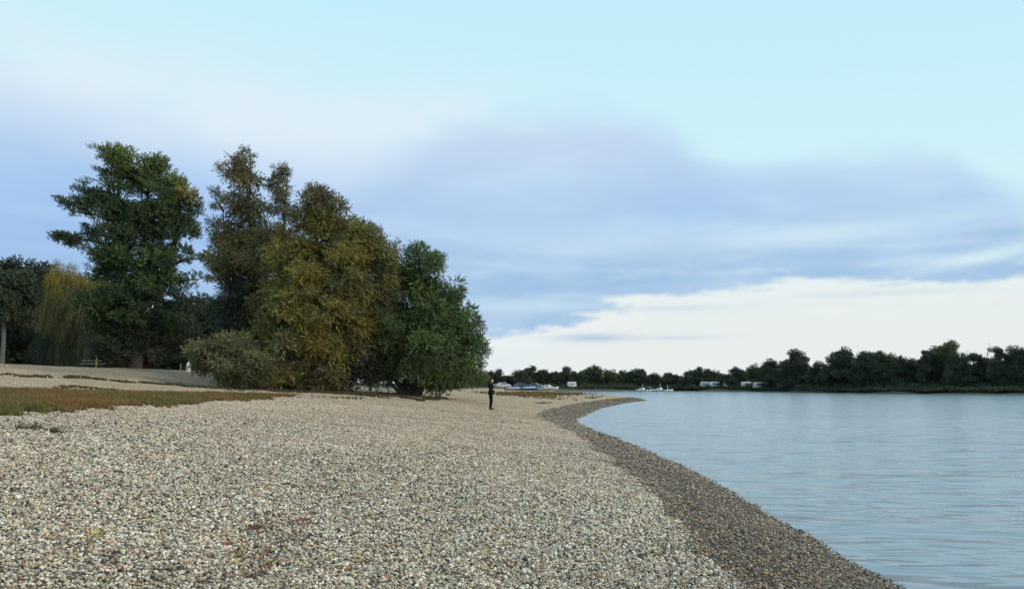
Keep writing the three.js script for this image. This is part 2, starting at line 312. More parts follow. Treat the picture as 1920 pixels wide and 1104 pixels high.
// ---------------------------------------------------------------- trees and bushes
// one bough of leaves, about 1 unit in radius; leaves are single bent faces with their own tone
function bough(kind, seed) {
  const R = rng(seed), pos = [], col = [], idx = [], v = new THREE.Vector3(), dir = new THREE.Vector3(), a = new THREE.Vector3(), b = new THREE.Vector3(), w = new THREE.Vector3();
  const K = {
    willow: { twigs: 60, leaves: 7, len: 0.30, wid: 0.10, twig: 0.75, droop: 0.1, spread: 0.95 },
    weeping: { twigs: 80, leaves: 13, len: 0.17, wid: 0.045, twig: 1.3, droop: 1.6, spread: 0.9 },
    poplar: { twigs: 48, leaves: 7, len: 0.24, wid: 0.17, twig: 0.8, droop: -0.3, spread: 0.95 },
    broad: { twigs: 56, leaves: 8, len: 0.22, wid: 0.15, twig: 0.5, droop: 0.25, spread: 0.95 },
    distant: { twigs: 70, leaves: 3, len: 0.30, wid: 0.21, twig: 0.4, droop: 0.1, spread: 1.0 },
    bare: { twigs: 34, leaves: 4, len: 0.16, wid: 0.05, twig: 0.9, droop: -0.3, spread: 0.8 },
  }[kind];
  const sph = (o) => { do o.set(R() * 2 - 1, R() * 2 - 1, R() * 2 - 1); while (o.lengthSq() > 1 || o.lengthSq() < 0.01); return o; };
  for (let t = 0; t < K.twigs; t++) {
    sph(v).multiplyScalar(K.spread); v.y *= 0.75;
    dir.copy(v).multiplyScalar(0.7).add(sph(a).multiplyScalar(0.6)); dir.y -= K.droop; dir.normalize();
    const tone = 0.6 + 0.8 * R(), hue = R();
    for (let l = 0; l < K.leaves; l++) {
      const q = (l + R()) / K.leaves * K.twig, x = v.x + dir.x * q, y = v.y + dir.y * q - (K.droop > 0 ? 0.35 * K.droop * q * q : 0), z = v.z + dir.z * q;
      sph(a).multiplyScalar(0.8).addScaledVector(dir, 0.7); if (K.droop > 0.5) a.y -= 0.5; a.normalize();
      sph(w); b.crossVectors(a, w).normalize();
      const L = K.len * (0.7 + 0.6 * R()), W = K.wid * (0.7 + 0.6 * R()), k = pos.length / 3, o = 0.42;
      w.crossVectors(a, b).multiplyScalar(W * 0.35);
      pos.push(x, y, z, x + a.x * L * o + b.x * W / 2 + w.x, y + a.y * L * o + b.y * W / 2 + w.y, z + a.z * L * o + b.z * W / 2 + w.z, x + a.x * L, y + a.y * L, z + a.z * L, x + a.x * L * o - b.x * W / 2 + w.x, y + a.y * L * o - b.y * W / 2 + w.y, z + a.z * L * o - b.z * W / 2 + w.z);
      idx.push(k, k + 1, k + 2, k, k + 2, k + 3);
      const tn = tone * (0.85 + 0.3 * R());
      for (let c = 0; c < 4; c++) col.push(tn * (0.92 + 0.2 * hue), tn, tn * (1.05 - 0.3 * hue));
    }
  }
  const g = new THREE.BufferGeometry(); g.setAttribute('position', new THREE.Float32BufferAttribute(pos, 3)); g.setAttribute('color', new THREE.Float32BufferAttribute(col, 3)); g.setIndex(idx); g.computeVertexNormals(); return g;
}
const boughs = {}; for (const k of ['willow', 'weeping', 'poplar', 'broad', 'distant', 'bare']) boughs[k] = [0, 1, 2].map((i) => bough(k, 300 + i * 7 + k.length * 31));
const leafM = new THREE.MeshPhysicalMaterial({ color: 0xffffff, vertexColors: true, roughness: 0.75, transmission: 0.22, thickness: 0, side: THREE.DoubleSide });
const barkM = mat([0.05, 0.04, 0.03], 0.95), barkGrey = mat([0.045, 0.04, 0.03], 0.95), barkPale = mat([0.10, 0.11, 0.09], 0.9);
const TINT = {
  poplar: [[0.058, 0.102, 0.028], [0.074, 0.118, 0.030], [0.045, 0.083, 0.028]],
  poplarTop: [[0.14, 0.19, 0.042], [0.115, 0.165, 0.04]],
  yellowing: [[0.26, 0.20, 0.03], [0.20, 0.17, 0.03]],
  gold: [[0.25, 0.205, 0.042], [0.20, 0.18, 0.042], [0.165, 0.16, 0.04], [0.30, 0.235, 0.045]],
  olive: [[0.16, 0.155, 0.052], [0.13, 0.135, 0.05], [0.18, 0.16, 0.06]],
  greyWillow: [[0.145, 0.135, 0.070], [0.12, 0.12, 0.06], [0.16, 0.14, 0.075]],
  green: [[0.095, 0.150, 0.034], [0.125, 0.175, 0.036], [0.070, 0.118, 0.034]],
  deep: [[0.030, 0.048, 0.021], [0.036, 0.056, 0.022], [0.027, 0.043, 0.021]],  // wood, shrubs and low crown lobes: darkness under the canopy put into leaf colour
  bush: [[0.135, 0.145, 0.062], [0.10, 0.12, 0.05], [0.15, 0.15, 0.062]],
  rust: [[0.16, 0.085, 0.035], [0.12, 0.075, 0.032]],
  distant: [[0.048, 0.068, 0.038], [0.058, 0.08, 0.04], [0.040, 0.058, 0.036]],
  distantLight: [[0.070, 0.095, 0.045], [0.085, 0.105, 0.05]],
  distantYellow: [[0.125, 0.135, 0.045], [0.10, 0.12, 0.045]],
  distantGrey: [[0.13, 0.13, 0.115], [0.11, 0.115, 0.10]],
};
// lobes: [x, y, rx, ry, tint, density, z, rz] in metres from the foot of the tree
function makeTree(o) {
  const R = rng(o.seed), [bx, bz] = o.pos, by = heightAt(bx, bz), t = thing(o.name, o.label, o.category || 'tree', [bx, by - 0.05, bz], 0, o.group), wood = [], leaves = [];
  const stems = o.stems || [[[0, 0, 0], [0.1, o.h * 0.3, 0], [0, o.h * 0.6, 0.1], [0, o.h * 0.85, 0]]], r0 = o.r || o.h * 0.018;
  const curves = stems.map((s) => new THREE.CatmullRomCurve3(s.map((p) => new THREE.Vector3(...p))));
  for (const c of curves) { const n = 9, p = [], r = []; for (let i = 0; i <= n; i++) { const q = c.getPoint(i / n); p.push([q.x, q.y, q.z]); r.push(r0 * (i === 0 ? 1.35 : 1) * (1 - 0.88 * i / n)); } wood.push(taperTube(p, r, o.fine ? 9 : 5)); }
  const from = (x, y, z) => { let best = null, bd = 1e9; for (const c of curves) for (let i = 0; i <= 12; i++) { const q = c.getPoint(i / 12), d = Math.hypot(q.x - x, q.z - z) + Math.max(0, q.y - y + 0.5) * 2.5 + Math.max(0, y - q.y) * 0.9; if (d < bd) { bd = d; best = q; } } return best; };
  const rc = o.bough;
  for (const [lx, ly, rx, ry, tint, dens = 1, lz = 0, rzz] of o.lobes) {
    const rz = rzz || Math.min(rx, Math.max(1.2, ry)) * 0.95, rr = Math.min(rc, Math.min(rx, ry) * 0.8), n = Math.max(2, Math.round(dens * (o.fill || 3.2) * (rx * ry) / (rr * rr)));
    const c0 = from(lx, ly, lz), mid = [(c0.x + lx) / 2, lerp(c0.y, ly, 0.5) + 0.08 * Math.abs(lx - c0.x), (c0.z + lz) / 2];
    if (o.limbs !== false) wood.push(taperTube([[c0.x, c0.y, c0.z], mid, [lx, ly, lz]], [r0 * 0.34, r0 * 0.22, r0 * 0.08], o.fine ? 6 : 4));
    for (let i = 0; i < n; i++) {
      let x, y, z, q; do { x = R() * 2 - 1; y = R() * 2 - 1; z = R() * 2 - 1; q = x * x + y * y + z * z; } while (q > 1);
      const k = 1 / Math.max(0.35, Math.pow(q, 0.22)), px = lx + x * rx * k * 0.82, py = Math.max(rr * 0.35, ly + y * ry * k * 0.82), pz = lz + z * rz * k * 0.82;
      if (o.fine && R() < 0.6) wood.push(taperTube([[lx, ly, lz], [(lx + px) / 2 + (R() - 0.5) * 0.3, (ly + py) / 2 + 0.15, (lz + pz) / 2 + (R() - 0.5) * 0.3], [px, py, pz]], [0.028, 0.018, 0.007], 3));
      const tt = TINT[tint][Math.floor(R() * TINT[tint].length)], f = 0.62 + 0.76 * R();
      leaves.push([px, py, pz, rr * (0.6 + 0.55 * R()), R() * 6.28, tt[0] * f, tt[1] * f, tt[2] * f, (R() - 0.5) * 0.5, (R() - 0.5) * 0.5]);
      if (R() < 0.45) { const out = 1.02 + 0.3 * R(), sx = lx + x * rx * k * out, sy = ly + y * ry * k * out + 0.15 * rr, sz = lz + z * rz * k * out; if (sy > 0.3) leaves.push([sx, sy, sz, rr * (0.28 + 0.3 * R()), R() * 6.28, tt[0] * f * 1.1, tt[1] * f * 1.1, tt[2] * f, (R() - 0.5) * 0.8, (R() - 0.5) * 0.8]); } // loose sprays at the outside
      if (o.sweep && R() < o.sweep) { const q2 = 0.9 + 0.35 * R(); leaves.push([lx + x * rx * q2 - 0.5 * rr, Math.max(0.5, ly + y * ry * q2 + 0.3 * rr), lz + z * rz * q2, rr * (0.4 + 0.25 * R()), 0, tt[0] * f, tt[1] * f, tt[2] * f, 0, -0.35 - 0.4 * R(), 2.1]); } // and long shoots swept by the wind
    }
  }
  mesh('trunk', mergeGeometries(wood.map((g) => { g.deleteAttribute('uv'); return g; })), o.bark || barkM, t);
  const im = new THREE.InstancedMesh(boughs[o.kind][o.seed % 3], leafM, leaves.length), m = new THREE.Matrix4(), Q = new THREE.Quaternion(), E = new THREE.Euler(), colors = new Float32Array(leaves.length * 3);
  leaves.forEach((l, i) => { E.set(l[8], l[4], l[9]); Q.setFromEuler(E); im.setMatrixAt(i, m.compose(new THREE.Vector3(l[0], l[1], l[2]), Q, new THREE.Vector3(l[3] * (l[10] || 1), l[3] * (l[10] ? 0.5 : 1), l[3]))); colors.set([l[5], l[6], l[7]], i * 3); });
  im.instanceColor = new THREE.InstancedBufferAttribute(colors, 3); im.name = 'crown'; im.userData.kind = 'stuff'; im.castShadow = im.receiveShadow = true; t.add(im);
  return t;
}
// lobes measured on the picture, [px, py, rx, ry, tint, density, z], for a tree standing at depth d with its foot at pixel column p0
function treeFrom(o) {
  const [x, , z] = at(o.p0, 721, o.d), foot = heightAt(x, z) - 0.05, k = o.d / F, R = rng(o.seed + 999);
  const lobes = o.px.map(([px, py, rx, ry, tint, dens, lz]) => { const q = at(px, py, o.d); return [q[0] - x, q[1] - foot, rx * k, ry * k, tint, dens, lz ?? (R() - 0.5) * rx * k * 0.9, o.deep && o.deep * rx * k]; });
  return makeTree({ ...o, pos: [x, z], lobes });
}
// the tall tree on the left, standing clear of the wood behind
treeFrom({
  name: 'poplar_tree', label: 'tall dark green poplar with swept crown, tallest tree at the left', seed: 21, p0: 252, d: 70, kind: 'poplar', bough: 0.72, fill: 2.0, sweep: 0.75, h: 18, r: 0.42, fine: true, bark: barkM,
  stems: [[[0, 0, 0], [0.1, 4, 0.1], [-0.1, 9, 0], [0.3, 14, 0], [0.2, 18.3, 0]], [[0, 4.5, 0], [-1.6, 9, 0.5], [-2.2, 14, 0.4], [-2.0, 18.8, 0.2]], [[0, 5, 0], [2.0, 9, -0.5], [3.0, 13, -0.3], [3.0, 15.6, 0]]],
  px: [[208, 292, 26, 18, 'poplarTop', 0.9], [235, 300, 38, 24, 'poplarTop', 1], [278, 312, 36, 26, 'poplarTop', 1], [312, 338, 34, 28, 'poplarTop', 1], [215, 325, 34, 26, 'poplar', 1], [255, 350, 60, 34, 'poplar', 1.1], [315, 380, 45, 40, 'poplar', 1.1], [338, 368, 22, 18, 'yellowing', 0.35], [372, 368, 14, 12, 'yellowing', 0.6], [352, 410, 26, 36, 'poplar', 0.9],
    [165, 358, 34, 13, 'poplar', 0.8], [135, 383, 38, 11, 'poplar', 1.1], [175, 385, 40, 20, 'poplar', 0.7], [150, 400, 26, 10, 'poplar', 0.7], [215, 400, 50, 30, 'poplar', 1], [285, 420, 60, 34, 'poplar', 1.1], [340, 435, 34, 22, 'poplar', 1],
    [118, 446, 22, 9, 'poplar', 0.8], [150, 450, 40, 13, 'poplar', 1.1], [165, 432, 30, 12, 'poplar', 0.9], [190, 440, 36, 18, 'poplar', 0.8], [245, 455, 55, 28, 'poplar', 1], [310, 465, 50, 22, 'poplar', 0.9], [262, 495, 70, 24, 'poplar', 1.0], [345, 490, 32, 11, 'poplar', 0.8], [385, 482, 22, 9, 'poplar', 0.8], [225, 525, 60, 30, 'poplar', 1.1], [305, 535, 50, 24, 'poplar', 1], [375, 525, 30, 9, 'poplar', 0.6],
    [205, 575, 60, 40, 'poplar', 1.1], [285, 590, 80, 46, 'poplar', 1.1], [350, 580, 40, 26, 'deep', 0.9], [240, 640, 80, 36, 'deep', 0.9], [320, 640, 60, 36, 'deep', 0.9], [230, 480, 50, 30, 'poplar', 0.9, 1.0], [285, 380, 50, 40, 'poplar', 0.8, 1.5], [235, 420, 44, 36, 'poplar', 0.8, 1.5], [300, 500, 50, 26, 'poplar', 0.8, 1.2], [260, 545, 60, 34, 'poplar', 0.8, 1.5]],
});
// willows by the beach
const WB = 'willows at the edge of the beach';
treeFrom({
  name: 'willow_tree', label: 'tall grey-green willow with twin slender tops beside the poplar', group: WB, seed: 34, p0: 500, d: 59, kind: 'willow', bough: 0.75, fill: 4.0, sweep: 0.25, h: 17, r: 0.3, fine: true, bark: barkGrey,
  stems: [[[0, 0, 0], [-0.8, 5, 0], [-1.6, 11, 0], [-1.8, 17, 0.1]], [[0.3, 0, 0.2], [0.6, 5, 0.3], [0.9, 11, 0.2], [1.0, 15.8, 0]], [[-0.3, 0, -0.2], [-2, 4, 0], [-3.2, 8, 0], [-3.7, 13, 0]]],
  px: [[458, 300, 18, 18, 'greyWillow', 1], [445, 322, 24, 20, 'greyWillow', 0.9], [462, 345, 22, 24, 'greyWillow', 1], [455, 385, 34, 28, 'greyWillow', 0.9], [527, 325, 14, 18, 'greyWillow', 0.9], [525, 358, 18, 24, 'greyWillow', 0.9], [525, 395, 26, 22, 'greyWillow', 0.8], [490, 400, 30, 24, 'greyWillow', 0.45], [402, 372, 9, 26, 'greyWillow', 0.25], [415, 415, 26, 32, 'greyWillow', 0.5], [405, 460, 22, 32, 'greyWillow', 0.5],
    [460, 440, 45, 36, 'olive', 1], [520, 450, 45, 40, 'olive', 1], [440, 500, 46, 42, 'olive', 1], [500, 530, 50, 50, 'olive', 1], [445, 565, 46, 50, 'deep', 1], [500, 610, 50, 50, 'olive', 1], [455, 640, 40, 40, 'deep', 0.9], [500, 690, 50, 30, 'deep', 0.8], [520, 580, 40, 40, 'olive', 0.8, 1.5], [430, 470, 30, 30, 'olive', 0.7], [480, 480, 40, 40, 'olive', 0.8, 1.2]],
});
treeFrom({
  name: 'willow_tree', label: 'wide golden olive willow in the middle of the beachside clump', group: WB, seed: 37, p0: 640, d: 55, kind: 'willow', bough: 0.8, fill: 5.4, h: 14, r: 0.24, fine: true, bark: barkGrey,
  stems: [[[0, 0, 0], [-0.4, 4, 0], [-1.0, 9, 0], [-1.4, 14.2, 0]], [[0.2, 0, 0.2], [1.2, 4, 0.4], [1.8, 8, 0.4], [2.0, 11, 0.3]], [[-0.2, 0, 0.1], [-1.6, 3.5, 0.6], [-2.8, 7, 0.7], [-3.1, 10, 0.6]], [[0.1, 0, -0.2], [0.4, 3, -0.8], [0.9, 7, -1], [0.8, 10, -1]]],
  px: [[600, 358, 24, 18, 'greyWillow', 0.7], [590, 382, 28, 24, 'greyWillow', 0.8], [615, 400, 32, 30, 'olive', 0.9], [575, 430, 45, 32, 'gold', 0.9], [640, 440, 36, 34, 'gold', 1], [690, 455, 38, 34, 'gold', 1], [690, 428, 20, 12, 'greyWillow', 0.35], [550, 480, 55, 40, 'gold', 1], [620, 495, 60, 44, 'gold', 1.1], [700, 505, 38, 44, 'olive', 1], [560, 545, 65, 48, 'gold', 1.1], [640, 560, 60, 48, 'gold', 1.1], [700, 570, 34, 48, 'olive', 0.9], [540, 610, 60, 46, 'gold', 1], [615, 620, 60, 44, 'gold', 1.1], [670, 630, 34, 40, 'gold', 0.8], [560, 665, 60, 32, 'olive', 0.9], [625, 665, 40, 26, 'gold', 0.8], [530, 700, 60, 26, 'olive', 0.8], [585, 712, 34, 16, 'olive', 0.7], [655, 700, 30, 24, 'deep', 0.8], [690, 690, 26, 26, 'deep', 0.8], [560, 715, 44, 14, 'olive', 0.8, 1.5], [620, 705, 34, 20, 'olive', 0.9, 1.2], [680, 650, 30, 30, 'olive', 0.8], [540, 690, 44, 24, 'olive', 0.8, 1.8], [725, 480, 26, 36, 'olive', 0.8], [585, 520, 34, 26, 'gold', 0.7, 2.0], [625, 545, 30, 28, 'olive', 0.7, 2.2], [560, 580, 34, 26, 'gold', 0.7, 2.4], [605, 600, 30, 30, 'gold', 0.7, 2.4], [645, 590, 28, 34, 'gold', 0.7, 2.2], [555, 640, 36, 26, 'olive', 0.7, 2.4], [610, 655, 32, 24, 'gold', 0.7, 2.2], [660, 480, 30, 26, 'gold', 0.7, 1.8], [675, 530, 26, 30, 'olive', 0.7, 1.8]],
});
treeFrom({
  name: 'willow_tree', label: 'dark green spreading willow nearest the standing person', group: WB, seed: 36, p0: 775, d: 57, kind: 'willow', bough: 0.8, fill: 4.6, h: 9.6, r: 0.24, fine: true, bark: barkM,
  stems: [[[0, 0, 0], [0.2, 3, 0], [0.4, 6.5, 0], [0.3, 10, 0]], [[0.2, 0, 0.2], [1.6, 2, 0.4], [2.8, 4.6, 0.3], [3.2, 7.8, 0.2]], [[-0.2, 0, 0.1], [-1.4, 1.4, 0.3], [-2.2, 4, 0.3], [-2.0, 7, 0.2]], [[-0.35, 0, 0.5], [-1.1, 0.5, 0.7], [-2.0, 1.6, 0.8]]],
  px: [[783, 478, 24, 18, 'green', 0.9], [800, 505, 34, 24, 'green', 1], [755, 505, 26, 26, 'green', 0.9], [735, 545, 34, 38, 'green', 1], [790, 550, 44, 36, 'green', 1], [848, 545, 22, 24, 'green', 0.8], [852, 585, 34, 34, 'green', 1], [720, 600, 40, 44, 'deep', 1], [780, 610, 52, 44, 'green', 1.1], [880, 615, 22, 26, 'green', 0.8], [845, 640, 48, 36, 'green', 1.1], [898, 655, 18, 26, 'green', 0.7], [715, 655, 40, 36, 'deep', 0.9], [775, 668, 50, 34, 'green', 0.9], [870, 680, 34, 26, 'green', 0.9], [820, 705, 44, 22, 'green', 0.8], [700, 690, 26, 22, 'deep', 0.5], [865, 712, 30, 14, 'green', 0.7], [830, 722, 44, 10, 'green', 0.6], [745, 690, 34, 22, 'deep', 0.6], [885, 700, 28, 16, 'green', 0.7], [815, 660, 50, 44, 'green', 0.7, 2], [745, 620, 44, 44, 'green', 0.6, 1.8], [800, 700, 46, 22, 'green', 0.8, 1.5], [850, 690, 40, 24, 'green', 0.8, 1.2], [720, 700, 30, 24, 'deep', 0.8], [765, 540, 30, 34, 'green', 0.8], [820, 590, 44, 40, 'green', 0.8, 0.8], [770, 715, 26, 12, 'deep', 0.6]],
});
treeFrom({
  name: 'willow_bush', label: 'low grey-green bush under the tall twin-topped willow', category: 'bush', seed: 35, p0: 425, d: 51, kind: 'willow', bough: 0.55, fill: 5, h: 2.4, r: 0.06, fine: true, bark: barkGrey,
  stems: [[[0, 0, 0], [-0.5, 1, 0], [-1, 2, 0]], [[0.2, 0, 0], [0.4, 1, 0.2], [0.8, 2.3, 0.2]], [[0.3, 0, 0], [1.2, 0.8, 0.2], [2, 1.6, 0.3]]],
  px: [[395, 655, 32, 20, 'bush', 1], [440, 652, 40, 20, 'bush', 1], [385, 680, 26, 18, 'bush', 0.9], [425, 685, 44, 24, 'bush', 1], [475, 680, 40, 30, 'bush', 0.9], [450, 705, 44, 16, 'bush', 0.8], [495, 708, 30, 14, 'olive', 0.8]],
});
// the wood behind, on the rise
const WG = 'trees of the dark wood behind the beach';
const woodTrees = [
  // p0, depth, top row, half width px, tint, kind, label
  [-70, 84, 470, 60, 'deep', 'broad', 'dark tree cut by the left edge of the picture'],
  [14, 82, 484, 52, 'deep', 'broad', 'dark round tree at the left end of the wood, beside a pale trunk'],
  [76, 90, 496, 52, 'deep', 'broad', 'dark low-topped tree between round tree and yellowing weeping willow'],
  [128, 80, 494, 72, 'weep', 'weeping', 'weeping willow with yellowing top in front of the dark wood'],
  [200, 92, 512, 56, 'deep', 'broad', 'dark tree hidden half behind the tall poplar'],
  [330, 94, 568, 46, 'deep', 'broad', 'dark tree in the gap between poplar and grey willow'],
  [400, 98, 572, 44, 'deep', 'broad', 'dark bluish tree behind the low willow bush'],
  [470, 92, 560, 50, 'deep', 'broad', 'dark tree just behind the twin-topped willow'],
];
woodTrees.forEach(([p0, d, top, hw, tint, kind, label], i) => {
  const R = rng(700 + i), px = [], base = 690, weep = tint === 'weep';
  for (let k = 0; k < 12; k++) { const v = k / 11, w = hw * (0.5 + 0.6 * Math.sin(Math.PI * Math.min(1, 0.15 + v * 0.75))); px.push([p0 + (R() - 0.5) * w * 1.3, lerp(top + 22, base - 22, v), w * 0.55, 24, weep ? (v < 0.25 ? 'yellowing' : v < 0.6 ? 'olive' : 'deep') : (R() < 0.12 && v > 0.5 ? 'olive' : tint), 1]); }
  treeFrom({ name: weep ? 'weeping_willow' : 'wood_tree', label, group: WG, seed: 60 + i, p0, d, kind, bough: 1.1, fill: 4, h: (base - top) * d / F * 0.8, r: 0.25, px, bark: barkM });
});
// deeper rows of the same wood, seen only as darkness between the nearer trees
for (let i = 0; i < 13; i++) {
  const p0 = -110 + i * 52, d = 108 + (i * 37 % 19), R = rng(900 + i), px = [], top = 548 + (i * 53 % 40);
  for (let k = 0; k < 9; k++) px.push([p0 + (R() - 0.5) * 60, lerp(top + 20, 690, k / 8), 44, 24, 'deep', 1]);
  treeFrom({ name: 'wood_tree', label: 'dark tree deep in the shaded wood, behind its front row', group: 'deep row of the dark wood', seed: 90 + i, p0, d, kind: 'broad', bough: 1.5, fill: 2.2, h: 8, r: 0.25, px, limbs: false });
}
// low shrubs closing the foot of the wood
for (let i = 0; i < 9; i++) {
  const p0 = [-30, 40, 95, 150, 215, 290, 330, 375, 420][i], d = [80, 84, 83, 88, 84, 86, 82, 80, 78][i], R = rng(940 + i), px = [];
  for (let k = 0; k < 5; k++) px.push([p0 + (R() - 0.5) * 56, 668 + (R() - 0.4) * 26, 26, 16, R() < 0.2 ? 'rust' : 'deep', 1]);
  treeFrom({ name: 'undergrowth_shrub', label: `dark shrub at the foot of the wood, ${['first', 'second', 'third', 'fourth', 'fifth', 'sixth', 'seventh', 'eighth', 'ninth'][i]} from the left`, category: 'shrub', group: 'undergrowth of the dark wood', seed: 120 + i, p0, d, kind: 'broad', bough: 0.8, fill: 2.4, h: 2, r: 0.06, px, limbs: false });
}
{ // pale trunk at the very edge of the picture
  const [x, , z] = at(1, 690, 62), t = thing('birch_tree', 'pale grey trunk standing at the left edge before the wood', 'tree', [x, heightAt(x, z) - 0.05, z]);
  mesh('trunk', taperTube([[0, 0, 0], [0.04, 1.5, 0], [-0.05, 3.6, 0], [0.05, 6.5, 0]], [0.2, 0.165, 0.13, 0.05], 10), barkPale, t);
  const im = new THREE.InstancedMesh(boughs.broad[1], leafM, 30), R = rng(4), m = new THREE.Matrix4();
  const col = [];
  for (let i = 0; i < 30; i++) { im.setMatrixAt(i, m.compose(new THREE.Vector3((R() - 0.55) * 3.4, 3.9 + R() * 3.2, (R() - 0.5) * 2.5), new THREE.Quaternion().setFromEuler(new THREE.Euler(0, R() * 6, 0)), new THREE.Vector3(0.8, 0.8, 0.8))); col.push(0.035, 0.055, 0.024); }
  im.instanceColor = new THREE.InstancedBufferAttribute(new Float32Array(col), 3); im.name = 'crown'; im.userData.kind = 'stuff'; t.add(im);
}

// ---------------------------------------------------------------- the far bank: a line of single trees and a low hedge of scrub
const bankDepth = curve([[600, 268], [1200, 266], [1300, 256], [1400, 244], [1480, 222], [1560, 200], [1650, 188], [1750, 177], [1920, 168], [2300, 150]]);
const ones = ['', 'first', 'second', 'third', 'fourth', 'fifth', 'sixth', 'seventh', 'eighth', 'ninth', 'tenth', 'eleventh', 'twelfth', 'thirteenth', 'fourteenth', 'fifteenth', 'sixteenth', 'seventeenth', 'eighteenth', 'nineteenth'];
const ordinal = (n) => n < 20 ? ones[n] : n % 10 ? ['', '', 'twenty', 'thirty', 'forty', 'fifty', 'sixty'][Math.floor(n / 10)] + '-' + ones[n % 10] : ['', '', 'twentieth', 'thirtieth', 'fortieth', 'fiftieth', 'sixtieth'][n / 10];
// centre column, top row, half width, tint
const farTrees = [[919, 697, 15], [939, 695, 13], [967, 695, 19], [995, 689, 17], [1016, 694, 15], [1040, 697, 16], [1056, 690, 14], [1072, 697, 9], [1086, 699, 14], [1111, 688, 22, 'distantLight'], [1147, 695, 18, 'distantYellow'], [1165, 697, 15, 'distantLight'], [1185, 694, 13], [1200, 692, 15], [1224, 700, 13], [1249, 698, 11], [1260, 700, 10], [1275, 706, 14], [1291, 697, 13], [1307, 691, 13], [1326, 692, 15], [1344, 698, 16], [1361, 702, 9], [1368, 698, 10, 'distantGrey'], [1384, 690, 17], [1416, 687, 18, 'distantLight'], [1434, 682, 12], [1450, 677, 19], [1471, 677, 12], [1489, 657, 18], [1511, 674, 18], [1528, 681, 13],
  [1552, 683, 13], [1573, 664, 19], [1594, 655, 22], [1618, 661, 20], [1645, 660, 20], [1668, 667, 18, 'distantLight'], [1684, 671, 14], [1703, 674, 17], [1732, 676, 18], [1734, 658, 8], [1757, 650, 22], [1783, 643, 21, 'distantYellow'], [1804, 662, 18], [1816, 655, 8, 'distantGrey'], [1838, 664, 18], [1855, 644, 9, 'distantGrey'], [1875, 652, 15], [1896, 666, 18], [1915, 652, 22], [1945, 645, 26], [1985, 655, 26], [2030, 648, 30], [2090, 655, 30]];
const looks = { distantLight: 'pale green', distantYellow: 'yellowish green', distantGrey: 'sparse greyish' };
farTrees.forEach(([p0, top, hw, tint = 'distant'], i) => {
  hw *= p0 > 1420 ? 1.3 : 1.2; const R = rng(1500 + i), d = bankDepth(p0) + 5 + R() * 7, k = d / F, thin = tint === 'distantGrey', px = [], base = 728, n = 4 + Math.round((base - top) / 9);
  for (let q = 0; q < n; q++) {
    const v = q / (n - 1), w = hw * (thin ? 0.55 : 0.36 + 0.72 * Math.sin(Math.PI * Math.min(0.8, 0.12 + v * 0.6)));
    px.push([p0 + (R() - 0.5) * w * 1.2, lerp(top + hw * 0.28, base - 5, v) + (R() - 0.5) * 3, w * 0.72, Math.max(3.5, hw * 0.36), v > 0.35 && (tint === 'distantYellow' || thin) ? 'distant' : tint, thin && v < 0.5 ? 0.35 : 1]);
  }
  const m = farTrees.length - 4 - i, where = i >= farTrees.length - 4 ? `far bank tree beyond the right edge, number ${['one', 'two', 'three', 'four'][i - farTrees.length + 4]} outward` : `${looks[tint] || 'dark green'} tree on the far bank, ${ordinal(m)} from the right edge`;
  treeFrom({ name: 'bank_tree', label: where, group: 'trees along the far bank', seed: 1500 + i, p0, d, kind: thin ? 'bare' : 'distant', bough: Math.max(0.55, hw * k * 0.3), fill: 4, h: (base - top) * k * 0.85, r: 0.16, px, bark: thin ? barkGrey : barkM, limbs: thin });
});
{
  const R = rng(66), m = [], c = [], M = new THREE.Matrix4(), Q = new THREE.Quaternion();
  for (let p = 880; p < 2200; p += 2.2) for (let q = 0; q < 3; q++) {
    const d = bankDepth(p) + 1.5 + q * 3.5 + R() * 3, [x, , z] = at(p + R() * 3, 721, d), o = shore(x, z); if (o.s < 0.9) continue;
    if (p < 1050 && R() < 0.25) continue;
    const r = (0.55 + 0.5 * R()) * (q ? 1.35 : 0.8), t = TINT[R() < 0.22 ? 'distantLight' : 'distant'][Math.floor(R() * 2)], f = 0.75 + 0.5 * R();
    Q.setFromEuler(new THREE.Euler(0, R() * 6.28, 0));
    m.push(...M.compose(new THREE.Vector3(x, heightAt(x, z) + r * 0.45, z), Q, new THREE.Vector3(r * 1.2, r * 0.8, r * 1.2)).elements); c.push(t[0] * f, t[1] * f, t[2] * f);
  }
  const im = new THREE.InstancedMesh(boughs.distant[0], leafM, c.length / 3); im.instanceMatrix.array.set(m); im.instanceColor = new THREE.InstancedBufferAttribute(new Float32Array(c), 3);
  im.name = numbered('bank_scrub'); im.castShadow = im.receiveShadow = true; scene.add(im); tag(im, 'low dark scrub along the edge of the far bank', 'scrub', null, 'stuff');
}

